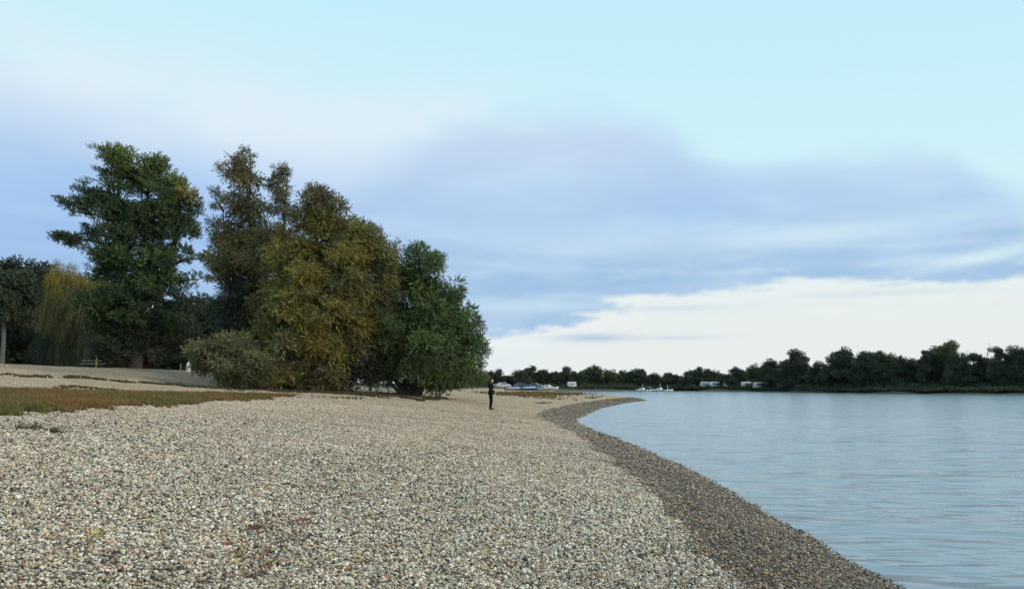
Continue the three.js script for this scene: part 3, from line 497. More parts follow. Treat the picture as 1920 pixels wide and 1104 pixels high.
{ // the wood closing the view behind the far bank, one low mass
  const R = rng(67), m = [], c = [], M = new THREE.Matrix4(), Q = new THREE.Quaternion();
  for (let p = 860; p < 2240; p += 2.4) for (let q = 0; q < 3; q++) {
    const d = bankDepth(p) + 13 + q * 4 + R() * 3, [x, , z] = at(p + R() * 3, 721, d); if (shore(x, z).s < 6) continue;
    const top = lerp(2.6, 4.2, sstep(1380, 1560, p)), r = 0.9 + 0.6 * R(), t = TINT.distant[Math.floor(R() * 3)], f = 0.7 + 0.5 * R();
    Q.setFromEuler(new THREE.Euler(0, R() * 6.28, 0));
    m.push(...M.compose(new THREE.Vector3(x, heightAt(x, z) + 0.3 + top * R(), z), Q, new THREE.Vector3(r * 1.2, r, r * 1.2)).elements); c.push(t[0] * f, t[1] * f, t[2] * f);
  }
  const im = new THREE.InstancedMesh(boughs.distant[1], leafM, c.length / 3); im.instanceMatrix.array.set(m); im.instanceColor = new THREE.InstancedBufferAttribute(new Float32Array(c), 3);
  im.name = numbered('distant_wood'); im.castShadow = im.receiveShadow = true; scene.add(im); tag(im, 'low dark wood closing the view behind the far bank trees', 'wood', null, 'stuff');
}
function groundHit(px, py) { let lo = 2, hi = 400; for (let d = 2; d < 400; d *= 1.01) { const q = at(px, py, d); if (q[1] <= heightAt(q[0], q[2])) { hi = d; break; } lo = d; } const q = at(px, py, (lo + hi) / 2); return [q[0], heightAt(q[0], q[2]), q[2]]; }

// ---------------------------------------------------------------- turf: short dry grass, too much to count
{
  const R = rng(71), pos = [], col = [], idx = [];
  for (let b = 0; b < 16; b++) {
    const w = R() * 6.28, r = 0.07 * R(), h = 0.05 + 0.10 * R(), lx = (R() - 0.5) * 0.16, lz = (R() - 0.5) * 0.16, x = r * Math.cos(w), z = r * Math.sin(w), ax = Math.cos(w * 3) * 0.006, az = Math.sin(w * 3) * 0.006, k = pos.length / 3, t = 0.75 + 0.5 * R();
    pos.push(x - ax, -0.01, z - az, x + ax, -0.01, z + az, x + lx * 0.4 + ax, h * 0.6, z + lz * 0.4 + az, x + lx * 0.4 - ax, h * 0.6, z + lz * 0.4 - az, x + lx, h, z + lz);
    idx.push(k, k + 1, k + 2, k, k + 2, k + 3, k + 3, k + 2, k + 4); for (let i = 0; i < 5; i++) col.push(t, t, t * 0.95);
  }
  const g = new THREE.BufferGeometry(); g.setAttribute('position', new THREE.Float32BufferAttribute(pos, 3)); g.setAttribute('color', new THREE.Float32BufferAttribute(col, 3)); g.setIndex(idx); g.computeVertexNormals();
  const m = [], c = [], M = new THREE.Matrix4(), Q = new THREE.Quaternion(), up = new THREE.Vector3(0, 1, 0);
  const put = (x, z, k, dk) => {
    const n = fbm(M2, x * 0.25 + 8, z * 0.25, 3) + (R() - 0.5) * 0.35, base = (dk ? [0.06, 0.052, 0.025] : n > 0.0 ? [0.125, 0.115, 0.036] : n > -0.2 ? [0.20, 0.13, 0.045] : [0.20, 0.105, 0.038]), f = 0.75 + 0.5 * R();
    Q.setFromAxisAngle(up, R() * 6.28); m.push(...M.compose(new THREE.Vector3(x, heightAt(x, z), z), Q, new THREE.Vector3(k, k * (0.7 + 0.7 * R()), k)).elements); c.push(base[0] * f, base[1] * f, base[2] * f);
  };
  for (let i = 0; i < 330000; i++) { const x = lerp(-34, -6, R()), z = -lerp(8, 62, R()), s = shore(x, z).s; if (s > 12.5 && R() < turf(x, z, s) * 0.9) put(x, z, 0.8 + 0.6 * R()); }
  for (let i = 0; i < 30000; i++) { const x = lerp(-20, 12, R()), z = -lerp(72, 150, R()), s = shore(x, z).s; if (s > 1.5 && R() < turf(x, z, s) * 0.6) put(x, z, 1.3 + 0.8 * R()); }
  for (let i = 0; i < 9000; i++) { const p = lerp(360, 900, R()), [x, , z] = at(p, 721, lerp(49, 58, R())), s = shore(x, z).s; if (s > 9 && R() < sstep(380, 470, p) && fbm(N2, x * 0.5, z * 0.5, 3) > 0.12) put(x, z, 0.5 + 0.7 * R(), true); }
  // drift lines of dark dead grass left along the slope
  for (const [pts, n, w] of [[[[-60, 700], [0, 702], [130, 707], [215, 715], [330, 722], [450, 733]], 3200, 0.35], [[[450, 733], [640, 738], [850, 741]], 1500, 0.4], [[[110, 727], [150, 729], [215, 733]], 700, 0.3], [[[470, 744], [560, 747], [690, 748]], 260, 0.6], [[[940, 742], [1010, 740], [1060, 737], [1085, 739]], 400, 0.7], [[[30, 806], [80, 810], [110, 815]], 22, 0.12]]) {
    const q = pts.map((p) => groundHit(...p));
    for (let i = 0; i < n; i++) { const t = R() * (q.length - 1), a = q[Math.floor(t)], b = q[Math.floor(t) + 1], f = t % 1, gx = () => (R() + R() - 1) * w, x = lerp(a[0], b[0], f) + gx(), z = lerp(a[2], b[2], f) + gx(); if (fbm(N2, x * 0.6, z * 0.6, 2) > -0.12) put(x, z, 0.5 + 0.6 * R(), R() < 0.75); }
  }
  const im = new THREE.InstancedMesh(g, new THREE.MeshStandardMaterial({ vertexColors: true, roughness: 0.9, side: THREE.DoubleSide }), c.length / 3);
  im.instanceMatrix.array.set(m); im.instanceColor = new THREE.InstancedBufferAttribute(new Float32Array(c), 3); im.name = numbered('dry_grass'); im.castShadow = im.receiveShadow = true; scene.add(im);
  tag(im, 'strip of short rusty brown and olive grass across the beach', 'grass', null, 'stuff');
}
// ---------------------------------------------------------------- leaf litter blown on the gravel
function leafGeo(L, W, curl) {
  const pos = [], idx = [], n = 6;
  for (let i = 0; i <= n; i++) { const t = i / n, w = W * Math.pow(Math.sin(Math.PI * (0.04 + 0.92 * t)), 0.8) / 2, y = curl * L * (t - 0.5) ** 2 * 2; pos.push((t - 0.5) * L, y + w * 0.5, -w, (t - 0.5) * L, y, 0, (t - 0.5) * L, y + w * 0.5, w); if (i) { const k = i * 3; idx.push(k - 3, k - 2, k, k, k - 2, k + 1, k - 2, k - 1, k + 1, k + 1, k - 1, k + 2); } }
  const g = new THREE.BufferGeometry(); g.setAttribute('position', new THREE.Float32BufferAttribute(pos, 3)); g.setIndex(idx); g.computeVertexNormals(); return g;
}
{
  const R = rng(55), g = leafGeo(0.055, 0.03, 0.8), m = [], c = [], M = new THREE.Matrix4(), Q = new THREE.Quaternion();
  const spots = [[520, 1010, 90, 34, 150], [480, 1060, 80, 40, 110], [680, 950, 80, 40, 80], [700, 1060, 90, 40, 90], [820, 830, 60, 16, 110], [760, 860, 80, 30, 120], [30, 940, 40, 40, 50], [180, 1015, 40, 14, 26], [1310, 1005, 40, 40, 40], [1420, 1080, 60, 30, 36], [900, 1000, 260, 90, 130], [400, 850, 380, 60, 160], [230, 980, 200, 100, 80]];
  for (const [px, py, sx, sy, n] of spots) for (let i = 0; i < n; i++) {
    const gx = () => R() + R() + R() - 1.5, q = groundHit(px + gx() * sx, py + gx() * sy); if (shore(q[0], q[2]).s < 0.2) continue;
    Q.setFromEuler(new THREE.Euler((R() - 0.5) * 0.9, R() * 6.28, (R() - 0.5) * 0.9)); const k = 0.5 + 0.6 * R(); if (R() < 0.5) continue;
    m.push(...M.compose(new THREE.Vector3(q[0], q[1] + 0.022, q[2]), Q, new THREE.Vector3(k, k, k)).elements);
    const t = R(), b = t < 0.45 ? [0.30, 0.17, 0.08] : t < 0.75 ? [0.17, 0.08, 0.05] : [0.45, 0.34, 0.12]; c.push(...b.map((v) => v * (0.8 + 0.4 * R())));
  }
  const im = new THREE.InstancedMesh(g, new THREE.MeshStandardMaterial({ roughness: 0.8, side: THREE.DoubleSide }), c.length / 3);
  im.instanceMatrix.array.set(m); im.instanceColor = new THREE.InstancedBufferAttribute(new Float32Array(c), 3); im.name = numbered('leaf_litter'); im.castShadow = true; scene.add(im);
  tag(im, 'small brown and yellow fallen leaves scattered on the gravel', 'leaf litter', null, 'stuff');
  for (const [px, py, L, col, label] of [[479, 1003, 0.13, [0.09, 0.03, 0.02], 'large dark red-brown leaf lying on the gravel, darkest of the leaves'], [566, 987, 0.10, [0.17, 0.06, 0.035], 'reddish leaf on the gravel up to the right of the darkest leaf'], [428, 1034, 0.085, [0.20, 0.07, 0.03], 'reddish leaf on the gravel below the darkest leaf'], [178, 1014, 0.08, [0.55, 0.42, 0.08], 'yellow leaf on pale gravel at the lower left']]) {
    const q = groundHit(px, py), t = thing('fallen_leaf', label, 'leaf', [q[0], q[1] + 0.055, q[2]], (px % 7) * 0.12 - 0.4); const lm = mat(col, 0.8, { side: THREE.DoubleSide });
    mesh('blade', leafGeo(L * 0.95, L * 0.6, 0.35), lm, t).rotation.x = 0.4; mesh('stalk', taperTube([[-L * 0.41, L * 0.09, 0], [-L * 0.55, L * 0.08, 0.01], [-L * 0.7, 0.005, 0.02]], [0.003, 0.003, 0.002], 5), lm, t);
  }
}
// ---------------------------------------------------------------- driftwood
function driftwood(px, py, L, r, turn, label) {
  const q = groundHit(px, py), R = rng(Math.round(px)), t = thing('driftwood_log', label, 'driftwood', [q[0], q[1], q[2]], turn, 'driftwood on the spit'), w = mat([0.16, 0.13, 0.10], 0.95);
  mesh('log', taperTube([[-L / 2, r * 0.8, 0], [-L * 0.15, r * 0.9, 0.05], [L * 0.2, r * 1.3, -0.03], [L / 2, r * 1.5, 0.06]], [r, r * 0.95, r * 0.7, r * 0.35], 8), w, t);
  mesh('branch_stub', taperTube([[-L * 0.1, r, 0], [-L * 0.02, r * 2.6, 0.08], [L * 0.1, r * 3.6, 0.1]], [r * 0.45, r * 0.3, r * 0.12], 6), w, t);
}
driftwood(1112, 747, 2.2, 0.13, 0.5, 'dark driftwood log at the tip of the spit by the water');
driftwood(1068, 738, 4.0, 0.12, 0.1, 'long dark driftwood log farther back, left of the spit tip');
driftwood(1018, 757, 1.6, 0.07, -0.3, 'short thin driftwood stick on sand right of the person');

// ---------------------------------------------------------------- the person standing on the beach, facing the water
{
  const cap = (p, a, b, ra, rb) => { const bx = b[0] - a[0], by = b[1] - a[1], bz = b[2] - a[2], x = p[0] - a[0], y = p[1] - a[1], z = p[2] - a[2], t = clamp((x * bx + y * by + z * bz) / (bx * bx + by * by + bz * bz)); return Math.hypot(x - t * bx, y - t * by, z - t * bz) - lerp(ra, rb, t); };
  const ell = (p, c, r) => { const k = Math.hypot((p[0] - c[0]) / r[0], (p[1] - c[1]) / r[1], (p[2] - c[2]) / r[2]); return (k - 1) * Math.min(...r); };
  const smin = (a, b, k) => { const h = clamp(0.5 + 0.5 * (b - a) / k); return lerp(b, a, h) - k * h * (1 - h); };
  const surface = (f, c, half, res) => {
    const mc = new MarchingCubes(res, new THREE.MeshStandardMaterial(), false, false, 120000); mc.isolation = 0;
    for (let k = 0; k < res; k++) for (let j = 0; j < res; j++) for (let i = 0; i < res; i++) mc.field[i + j * res + k * res * res] = -f([c[0] + (i - res / 2) / (res / 2) * half, c[1] + (j - res / 2) / (res / 2) * half, c[2] + (k - res / 2) / (res / 2) * half]);
    mc.update();
    const n = mc.count, pos = new Float32Array(n * 3), nor = new Float32Array(n * 3), e = 0.004;
    for (let i = 0; i < n; i++) {
      const p = [0, 1, 2].map((q) => c[q] + mc.positionArray[i * 3 + q] * half), g = [0, 1, 2].map((q) => { const a = [...p], b = [...p]; a[q] += e; b[q] -= e; return f(a) - f(b); }), l = Math.hypot(...g) || 1;
      pos.set(p, i * 3); nor.set(g.map((v) => v / l), i * 3);
    }
    for (let i = 0; i < n; i += 3) { // faces wound to agree with the outward normals
      const P = (k) => new THREE.Vector3(pos[(i + k) * 3], pos[(i + k) * 3 + 1], pos[(i + k) * 3 + 2]), fn = P(1).sub(P(0)).cross(P(2).sub(P(0)));
      if (fn.x * nor[i * 3] + fn.y * nor[i * 3 + 1] + fn.z * nor[i * 3 + 2] < 0) for (let q = 0; q < 3; q++) { let t = pos[(i + 1) * 3 + q]; pos[(i + 1) * 3 + q] = pos[(i + 2) * 3 + q]; pos[(i + 2) * 3 + q] = t; t = nor[(i + 1) * 3 + q]; nor[(i + 1) * 3 + q] = nor[(i + 2) * 3 + q]; nor[(i + 2) * 3 + q] = t; }
    }
    const g = new THREE.BufferGeometry(); g.setAttribute('position', new THREE.BufferAttribute(pos, 3)); g.setAttribute('normal', new THREE.BufferAttribute(nor, 3)); return g;
  };
  // joints: x forward, y up, z towards the right side
  const leg = (s) => [[0, 0.93, s * 0.09], [0.025, 0.5, s * 0.085], [-0.015, 0.1, s * 0.08], [0.16, 0.045, s * 0.095]];
  const armR = [[-0.01, 1.42, 0.19], [0.0, 1.13, 0.245], [0.185, 1.31, 0.14]], armL = [[-0.01, 1.42, -0.19], [-0.04, 1.14, -0.24], [0.18, 0.99, -0.15]];
  const torso = (p, g) => smin(smin(cap(p, [0, 0.95, -0.06], [0, 0.95, 0.06], 0.125 + g, 0.125 + g), cap(p, [0, 1.33, -0.07], [0, 1.33, 0.07], 0.125 + g, 0.125 + g), 0.16), cap(p, [-0.01, 1.42, -0.15], [-0.01, 1.42, 0.15], 0.07 + g, 0.07 + g), 0.08);
  const legs = (p, g) => { let d = 9; for (const s of [-1, 1]) { const [h, k, a] = leg(s); d = Math.min(d, smin(cap(p, h, k, 0.088 + g, 0.062 + g), cap(p, k, a, 0.062 + g, 0.042 + g), 0.03)); } return d; };
  const arms = (p, g) => { let d = 9; for (const [a, b, c] of [armR, armL]) d = Math.min(d, smin(cap(p, a, b, 0.056 + g, 0.044 + g), cap(p, b, c, 0.044 + g, 0.032 + g), 0.03)); return d; };
  const turn = 0.35, hc = [0.045, 1.645, 0];
  const headSpace = (p) => { const x = p[0] - hc[0], z = p[2] - hc[2]; return [x * Math.cos(turn) + z * Math.sin(turn), p[1] - hc[1], -x * Math.sin(turn) + z * Math.cos(turn)]; };
  const head = (p) => {
    const q = headSpace(p); let d = smin(ell(q, [0, 0.015, 0], [0.098, 0.112, 0.078]), ell(q, [0.032, -0.055, 0], [0.066, 0.062, 0.056]), 0.04);
    d = smin(d, cap(q, [0.092, 0.012, 0], [0.112, -0.024, 0], 0.009, 0.015), 0.012);               // nose
    d = smin(d, cap(q, [0.088, -0.058, -0.022], [0.088, -0.058, 0.022], 0.008, 0.008), 0.01);        // lips
    for (const s of [-1, 1]) { d = smin(d, ell(q, [-0.005, -0.005, s * 0.078], [0.024, 0.032, 0.01]), 0.01); d = Math.max(d, 0.012 - Math.hypot(q[0] - 0.098, q[1] - 0.012, q[2] - s * 0.032)); }
    return d;
  };
  const neck = (p) => cap(p, [0, 1.44, 0], [0.03, 1.58, 0], 0.06, 0.055);
  // right hand raised before the chest, left hand resting at the pocket: palm, four fingers, thumb
  const hand = (w, dir, side) => (p) => {
    const f = new THREE.Vector3(...dir).normalize(), u = new THREE.Vector3(0, 0, side).addScaledVector(f, -f.z * side).normalize(), n = new THREE.Vector3().crossVectors(f, u);
    const Q = (a, b, c) => [w[0] + f.x * a + u.x * b + n.x * c, w[1] + f.y * a + u.y * b + n.y * c, w[2] + f.z * a + u.z * b + n.z * c];
    let d = smin(cap(p, Q(0, 0, 0), Q(0.03, 0, 0), 0.026, 0.026), cap(p, Q(0.06, -0.022, 0), Q(0.06, 0.022, 0), 0.02, 0.02), 0.03);
    [[-0.03, 0.075], [-0.01, 0.088], [0.01, 0.08], [0.03, 0.06]].forEach(([b, L]) => { d = Math.min(d, cap(p, Q(0.07, b, 0), Q(0.07 + L * 0.5, b, 0.012), 0.0095, 0.009)); d = Math.min(d, cap(p, Q(0.07 + L * 0.5, b, 0.012), Q(0.07 + L * 0.8, b, 0.04), 0.009, 0.0075)); });
    d = smin(d, cap(p, Q(0.02, -0.028, 0), Q(0.055, -0.055, 0.02), 0.013, 0.011), 0.012); return Math.min(d, cap(p, Q(0.055, -0.055, 0.02), Q(0.085, -0.055, 0.035), 0.011, 0.009));
  };
  const handR = hand(armR[2], [0.35, 0.9, -0.2], -1), handL = hand(armL[2], [0.7, -0.5, 0.3], 1);
  const bodyF = (p) => smin(smin(smin(torso(p, -0.01), legs(p, 0), 0.05), arms(p, 0), 0.03), smin(neck(p), head(p), 0.03), 0.04);
  const q = at(920, 767, 46.5), t = thing('person', 'person in dark jacket and trousers standing on the beach, one hand raised to the chest', 'person', [q[0], heightAt(q[0], q[2]) + 0.01, q[2]], -0.12);
  const skin = mat([0.55, 0.36, 0.27], 0.6), cloth = (r, g, b) => new THREE.MeshPhysicalMaterial({ color: rgb(r, g, b), roughness: 0.95, specularIntensity: 0.25 }), dark = cloth(0.010, 0.010, 0.013), trous = cloth(0.006, 0.006, 0.008), shoeM = mat([0.008, 0.008, 0.009], 0.6), hairM = mat([0.014, 0.011, 0.009], 0.7);
  const body = mesh('body', mergeGeometries([surface((p) => Math.max(bodyF(p), p[1] - 1.54), [0, 0.9, 0], 0.95, 118), surface((p) => Math.max(smin(neck(p), head(p), 0.03), 1.5 - p[1]), [0.04, 1.63, 0], 0.16, 70), surface(handR, [0.22, 1.36, 0.12], 0.13, 56), surface(handL, [0.22, 0.95, -0.12], 0.13, 56)]), skin, t);
  const bulk = (p) => smin(torso(p, 0.035 + 0.006 * N2(p[1] * 14, p[2] * 8)), ell(p, [0.075, 0.98, 0], [0.13, 0.16, 0.17]), 0.08);
  const jacket = (p) => Math.max(smin(bulk(p), arms(p, 0.028 + 0.005 * N2(p[1] * 22, p[0] * 20)), 0.04), 0.84 - p[1] + 0.05 * p[0], p[1] - 1.53, -cap(p, armR[2], [0.3, 1.6, 0.1], 0.02, 0.1), -neck(p) + 0.012);
  mesh('jacket', surface(jacket, [0.02, 1.18, 0], 0.42, 84), dark, body);
  mesh('trousers', surface((p) => Math.max(smin(legs(p, 0.02 + 0.004 * N2(p[1] * 20, p[2] * 20)), cap(p, [0, 0.93, -0.05], [0, 0.93, 0.05], 0.125, 0.125), 0.05), p[1] - 0.97, 0.075 - p[1]), [0, 0.5, 0], 0.52, 84), trous, body);
  mesh('hair', surface((p) => { const h = headSpace(p); return Math.max(Math.min(ell(h, [-0.012, 0.028, 0], [0.112, 0.118, 0.094]), cap(h, [-0.06, 0.02, 0], [-0.05, -0.12, 0], 0.075, 0.065)), Math.min(0.052 - h[0] + 0.0, 1) < 0 && h[1] < 0.06 ? 0.02 : -1); }, [0.04, 1.63, 0], 0.2, 64), hairM, body);
  for (const s of [-1, 1]) mesh('shoe', surface((p) => Math.max(smin(cap(p, [-0.045, 0.045, s * 0.08], [0.17, 0.03, s * 0.095], 0.045, 0.036), cap(p, [-0.015, 0.06, s * 0.08], [-0.015, 0.13, s * 0.08], 0.05, 0.05), 0.04), 0.0 - p[1]), [0.06, 0.08, s * 0.085], 0.19, 48), shoeM, body);
}
// ---------------------------------------------------------------- boats
function hull(L, B, D) {
  const n = 12, pos = [], idx = [], deck = [];
  for (let i = 0; i <= n; i++) {
    const t = i / n, x = (t - 0.5) * L, w = B / 2 * (t < 0.45 ? lerp(0.86, 1, t / 0.45) : Math.sqrt(Math.max(0.0004, 1 - ((t - 0.45) / 0.55) ** 2.4))), sh = D * (0.8 + 0.3 * t * t), ke = D * 0.5 * Math.max(0, (t - 0.7) / 0.3) ** 2;
    pos.push(x, sh, -w, x, lerp(ke, sh, 0.35), -w * 0.86, x, ke, 0, x, lerp(ke, sh, 0.35), w * 0.86, x, sh, w);
    if (i) for (let k = 0; k < 4; k++) { const a = (i - 1) * 5 + k, b = i * 5 + k; idx.push(a, a + 1, b, b, a + 1, b + 1); }
  }
  for (let k = 1; k < 4; k++) idx.push(0, k + 1, k);
  const g = new THREE.BufferGeometry(); g.setAttribute('position', new THREE.Float32BufferAttribute(pos, 3)); g.setIndex(idx); g.computeVertexNormals();
  const dp = [], di = []; for (let i = 0; i <= n; i++) { dp.push(pos[i * 15], pos[i * 15 + 1] - 0.04, pos[i * 15 + 2] * 0.97, pos[i * 15], pos[i * 15 + 1] - 0.04, -pos[i * 15 + 2] * 0.97); if (i) { const a = i * 2; di.push(a - 2, a - 1, a, a, a - 1, a + 1); } }
  const d = new THREE.BufferGeometry(); d.setAttribute('position', new THREE.Float32BufferAttribute(dp, 3)); d.setIndex(di); d.computeVertexNormals();
  return [g, d];
}
const white = mat([0.78, 0.79, 0.80], 0.35, { side: THREE.DoubleSide }), blue = mat([0.07, 0.14, 0.34], 0.4, { side: THREE.DoubleSide }), lilac = mat([0.42, 0.38, 0.56], 0.7, { side: THREE.DoubleSide }), paleBlue = mat([0.45, 0.58, 0.74], 0.6, { side: THREE.DoubleSide }), glass = mat([0.03, 0.045, 0.06], 0.08), metal = mat([0.5, 0.5, 0.5], 0.3, { metalness: 0.9 }), tyre = mat([0.02, 0.02, 0.02], 0.9), blackM = mat([0.02, 0.02, 0.022], 0.6);
function boat(o) {
  const t = thing('motorboat', o.label, 'boat', o.pos, o.turn, o.group), [g, d] = hull(o.L, o.B, o.D), D = o.D, L = o.L;
  mesh('hull', g, o.hull || white, t); mesh('deck', d, o.cover || white, t);
  if (o.stripe) mesh('stripe', (() => { const s = hull(L * 1.004, o.B * 1.012, D)[0]; s.scale(1, 0.3, 1); s.translate(0, D * 0.36, 0); return s; })(), o.stripe, t);
  if (o.cabin) {
    const sh = new THREE.Shape(); sh.moveTo(-L * 0.18, 0); sh.lineTo(-L * 0.16, D * 0.72); sh.lineTo(L * 0.06, D * 0.72); sh.lineTo(L * 0.26, 0.02); sh.lineTo(-L * 0.18, 0);
    const e = new THREE.ExtrudeGeometry(sh, { depth: o.B * 0.62, bevelEnabled: true, bevelSize: 0.03, bevelThickness: 0.03, bevelSegments: 2 }); e.translate(0, D * 0.84, -o.B * 0.31); const c = mesh('cabin', e, white, t);
    const ws = new RoundedBoxGeometry(0.03, D * 0.66, o.B * 0.56, 1, 0.01); ws.rotateZ(Math.atan2(L * 0.2, D * 0.7)); ws.translate(L * 0.175, D * 1.22, 0); mesh('windscreen', ws, glass, c);
    for (const s of [-1, 1]) mesh('window', box(L * 0.16, D * 0.26, 0.03, -L * 0.06, D * 1.3, s * (o.B * 0.31 + 0.035)), glass, c);
  }
  if (o.cover) mesh('tarpaulin', (() => { const q = new THREE.SphereGeometry(0.5, 18, 8, 0, 6.2832, 0, 1.5708); q.scale(L * 0.93, D * 0.9, o.B * 0.95); q.translate(-0.02 * L, D * 0.8, 0); return q; })(), o.cover, t);
  const mo = mesh('outboard_motor', mergeGeometries([box(0.3, 0.42, 0.3, -L / 2 - 0.14, D * 0.95, 0, 0.06), box(0.12, 0.7, 0.1, -L / 2 - 0.14, D * 0.5, 0, 0.03)]), blackM, t);
  if (o.mast) mesh('mast', taperTube([[-L * 0.05, D * 0.7, 0], [-L * 0.05, o.mast, 0]], [0.06, 0.045], 8), white, t);
  if (o.canopy) { const c = mesh('canopy', box(L * 0.3, 0.06, o.B * 0.8, -L * 0.1, D * 2.0, 0, 0.03), o.canopy, t); for (const [a, b] of [[-1, -1], [-1, 1], [1, -1], [1, 1]]) mesh('pole', taperTube([[-L * 0.1 + a * L * 0.14, D * 0.75, b * o.B * 0.36], [-L * 0.1 + a * L * 0.14, D * 2.0, b * o.B * 0.36]], [0.025, 0.025], 6), metal, c); }
  return t;
}
const MB = 'white boats moored at the far bank';
[[1204, 257, 4.2, 2.5, { cabin: true, mast: 2.4 }, 'small white cabin boat moored at the far bank, leftmost of four'], [1219, 258, 4.0, 0.6, { canopy: paleBlue }, 'white moored boat with flat canopy, second from left of four'], [1237, 256, 4.4, 2.3, { cabin: true, mast: 2.6 }, 'white moored cabin boat with mast, third from left of four'], [1253, 255, 3.8, 0.4, { mast: 2.2 }, 'open white moored boat with pole, rightmost of four']].forEach(([px, d, L, turn, more, label]) => { const q = at(px, 721, d); boat({ label, pos: [q[0], -0.14, q[2]], turn, L, B: 1.7, D: 0.75, group: MB, ...more }); });
[[1028, 176, 4.6, -0.25, { cabin: true, stripe: blue, D: 0.8 }, 'white motorboat with blue stripe ashore, its bow to the water'], [997, 180, 4.4, -0.1, { hull: blue, cover: paleBlue, D: 0.62 }, 'blue hulled boat under pale blue cover beside the white motorboat'], [966, 182, 4.4, 0.06, { hull: lilac, cover: lilac, D: 0.6 }, 'boat under lilac cover ashore, just right of the person']].forEach(([px, d, L, turn, more, label]) => { const q = at(px, 721, d); boat({ label, pos: [q[0], heightAt(q[0], q[2]) + 0.01, q[2]], turn, L, B: 1.8, group: 'boats drawn up on the spit', ...more }); });
// ---------------------------------------------------------------- parked cars and caravans among the far trees
function car(px, d, turn, paint, label) {
  const q = at(px, 721, d), t = thing('parked_car', label, 'car', [q[0], heightAt(q[0], q[2]) + 0.01, q[2]], turn, 'cars parked behind the boats');
  const s = new THREE.Shape(); [[-2.05, 0.32], [-2.1, 0.8], [-1.9, 0.98], [-1.35, 1.05], [-0.95, 1.42], [0.35, 1.45], [1.0, 1.02], [1.9, 0.86], [2.1, 0.6], [2.08, 0.32]].forEach((p, i) => (i ? s.lineTo(...p) : s.moveTo(...p)));
  const e = new THREE.ExtrudeGeometry(s, { depth: 1.56, bevelEnabled: true, bevelSize: 0.06, bevelThickness: 0.08, bevelSegments: 3 }); e.translate(0, 0, -0.78); mesh('body', e, paint, t);
  for (const k of [-1, 1]) { const w = new THREE.Shape(); [[-1.2, 1.06], [-0.85, 1.36], [0.3, 1.38], [0.8, 1.04]].forEach((p, i) => (i ? w.lineTo(...p) : w.moveTo(...p))); const g = new THREE.ExtrudeGeometry(w, { depth: 0.02, bevelEnabled: false }); g.translate(0, 0, k * 0.868 - 0.01); mesh('window', g, glass, t); }
  const ws = box(0.03, 0.52, 1.3, 0, 0, 0, 0.01); ws.rotateZ(0.98); ws.translate(0.76, 1.27, 0); mesh('windscreen', ws, glass, t);
  for (const a of [-1.3, 1.3]) for (const k of [-1, 1]) { const g = new THREE.CylinderGeometry(0.32, 0.32, 0.2, 20); g.rotateX(Math.PI / 2); g.translate(a, 0.32, k * 0.79); const w = mesh('wheel', g, tyre, t), r = new THREE.CylinderGeometry(0.19, 0.19, 0.02, 16); r.rotateX(Math.PI / 2); r.translate(a, 0.32, k * 0.9); mesh('rim', r, metal, w); }
  for (const k of [-1, 1]) mesh('headlight', box(0.06, 0.14, 0.32, 2.14, 0.68, k * 0.58, 0.03), white, t);
}
car(943, 222, 0.5, mat([0.42, 0.43, 0.45], 0.3), 'light grey parked car behind the person, leftmost of three far cars');
car(978, 225, 0.2, mat([0.06, 0.07, 0.10], 0.3), 'dark blue parked car behind the covered boats, middle of three');
car(1004, 228, -0.3, mat([0.22, 0.23, 0.25], 0.3), 'grey parked car behind the white motorboat, rightmost of three');
function caravan(px, L, turn, wall, label, back = 6, H = 1.95) {
  const d = bankDepth(px) + back, q = at(px, 721, d), t = thing('caravan', label, 'caravan', [q[0], heightAt(q[0], q[2]) + 0.01, q[2]], turn, 'caravans on the far bank');
  const s = new THREE.Shape(); s.moveTo(-L / 2, 0.35); s.lineTo(-L / 2 - 0.06, H * 0.7); s.quadraticCurveTo(-L / 2, H, -L / 2 + 0.4, H); s.lineTo(L / 2 - 0.5, H); s.quadraticCurveTo(L / 2, H, L / 2 + 0.12, H * 0.55); s.lineTo(L / 2, 0.35); s.closePath();
  const e = new THREE.ExtrudeGeometry(s, { depth: 1.9, bevelEnabled: true, bevelSize: 0.04, bevelThickness: 0.05, bevelSegments: 2 }); e.translate(0, 0, -0.95); mesh('body', e, wall, t);
  for (const x of [-L * 0.28, L * 0.02]) mesh('window', box(L * 0.2, H * 0.24, 0.03, x, H * 0.66, 1.01), glass, t);
  const dr = mesh('door', box(0.6, H * 0.72, 0.03, L * 0.3, H * 0.55, 1.01), mat([0.6, 0.6, 0.58], 0.5), t); mesh('handle', box(0.04, 0.1, 0.03, L * 0.3 + 0.22, H * 0.52, 1.035, 0.01), metal, dr);
  for (const k of [-1, 1]) { const g = new THREE.CylinderGeometry(0.3, 0.3, 0.18, 18); g.rotateX(Math.PI / 2); g.translate(0, 0.3, k * 0.82); mesh('wheel', g, tyre, t); }
  mesh('drawbar', taperTube([[L / 2, 0.42, 0], [L / 2 + 0.9, 0.42, 0]], [0.05, 0.04], 6), metal, t);
}
const cream = mat([0.74, 0.73, 0.68], 0.45), greyW = mat([0.42, 0.43, 0.43], 0.5);
caravan(1072, 2.6, 0.2, cream, 'lone small white caravan on the bank between boats ashore and moored boats', 3.5);
caravan(1300, 2.8, 0.1, cream, 'small white caravan on the far bank, leftmost of the row');
caravan(1322, 2.9, -0.1, cream, 'white caravan on the far bank, second of the row from the left');
caravan(1344, 4.2, 0.15, white, 'longest and brightest white caravan of the row on the far bank');
caravan(1369, 3.8, -0.05, cream, 'white caravan just right of the longest one on the far bank');
caravan(1400, 2.6, 0.2, cream, 'small white caravan on the far bank, sixth of the row');
caravan(1428, 4.4, 0.05, greyW, 'grey caravan at the right end of the row on the far bank');
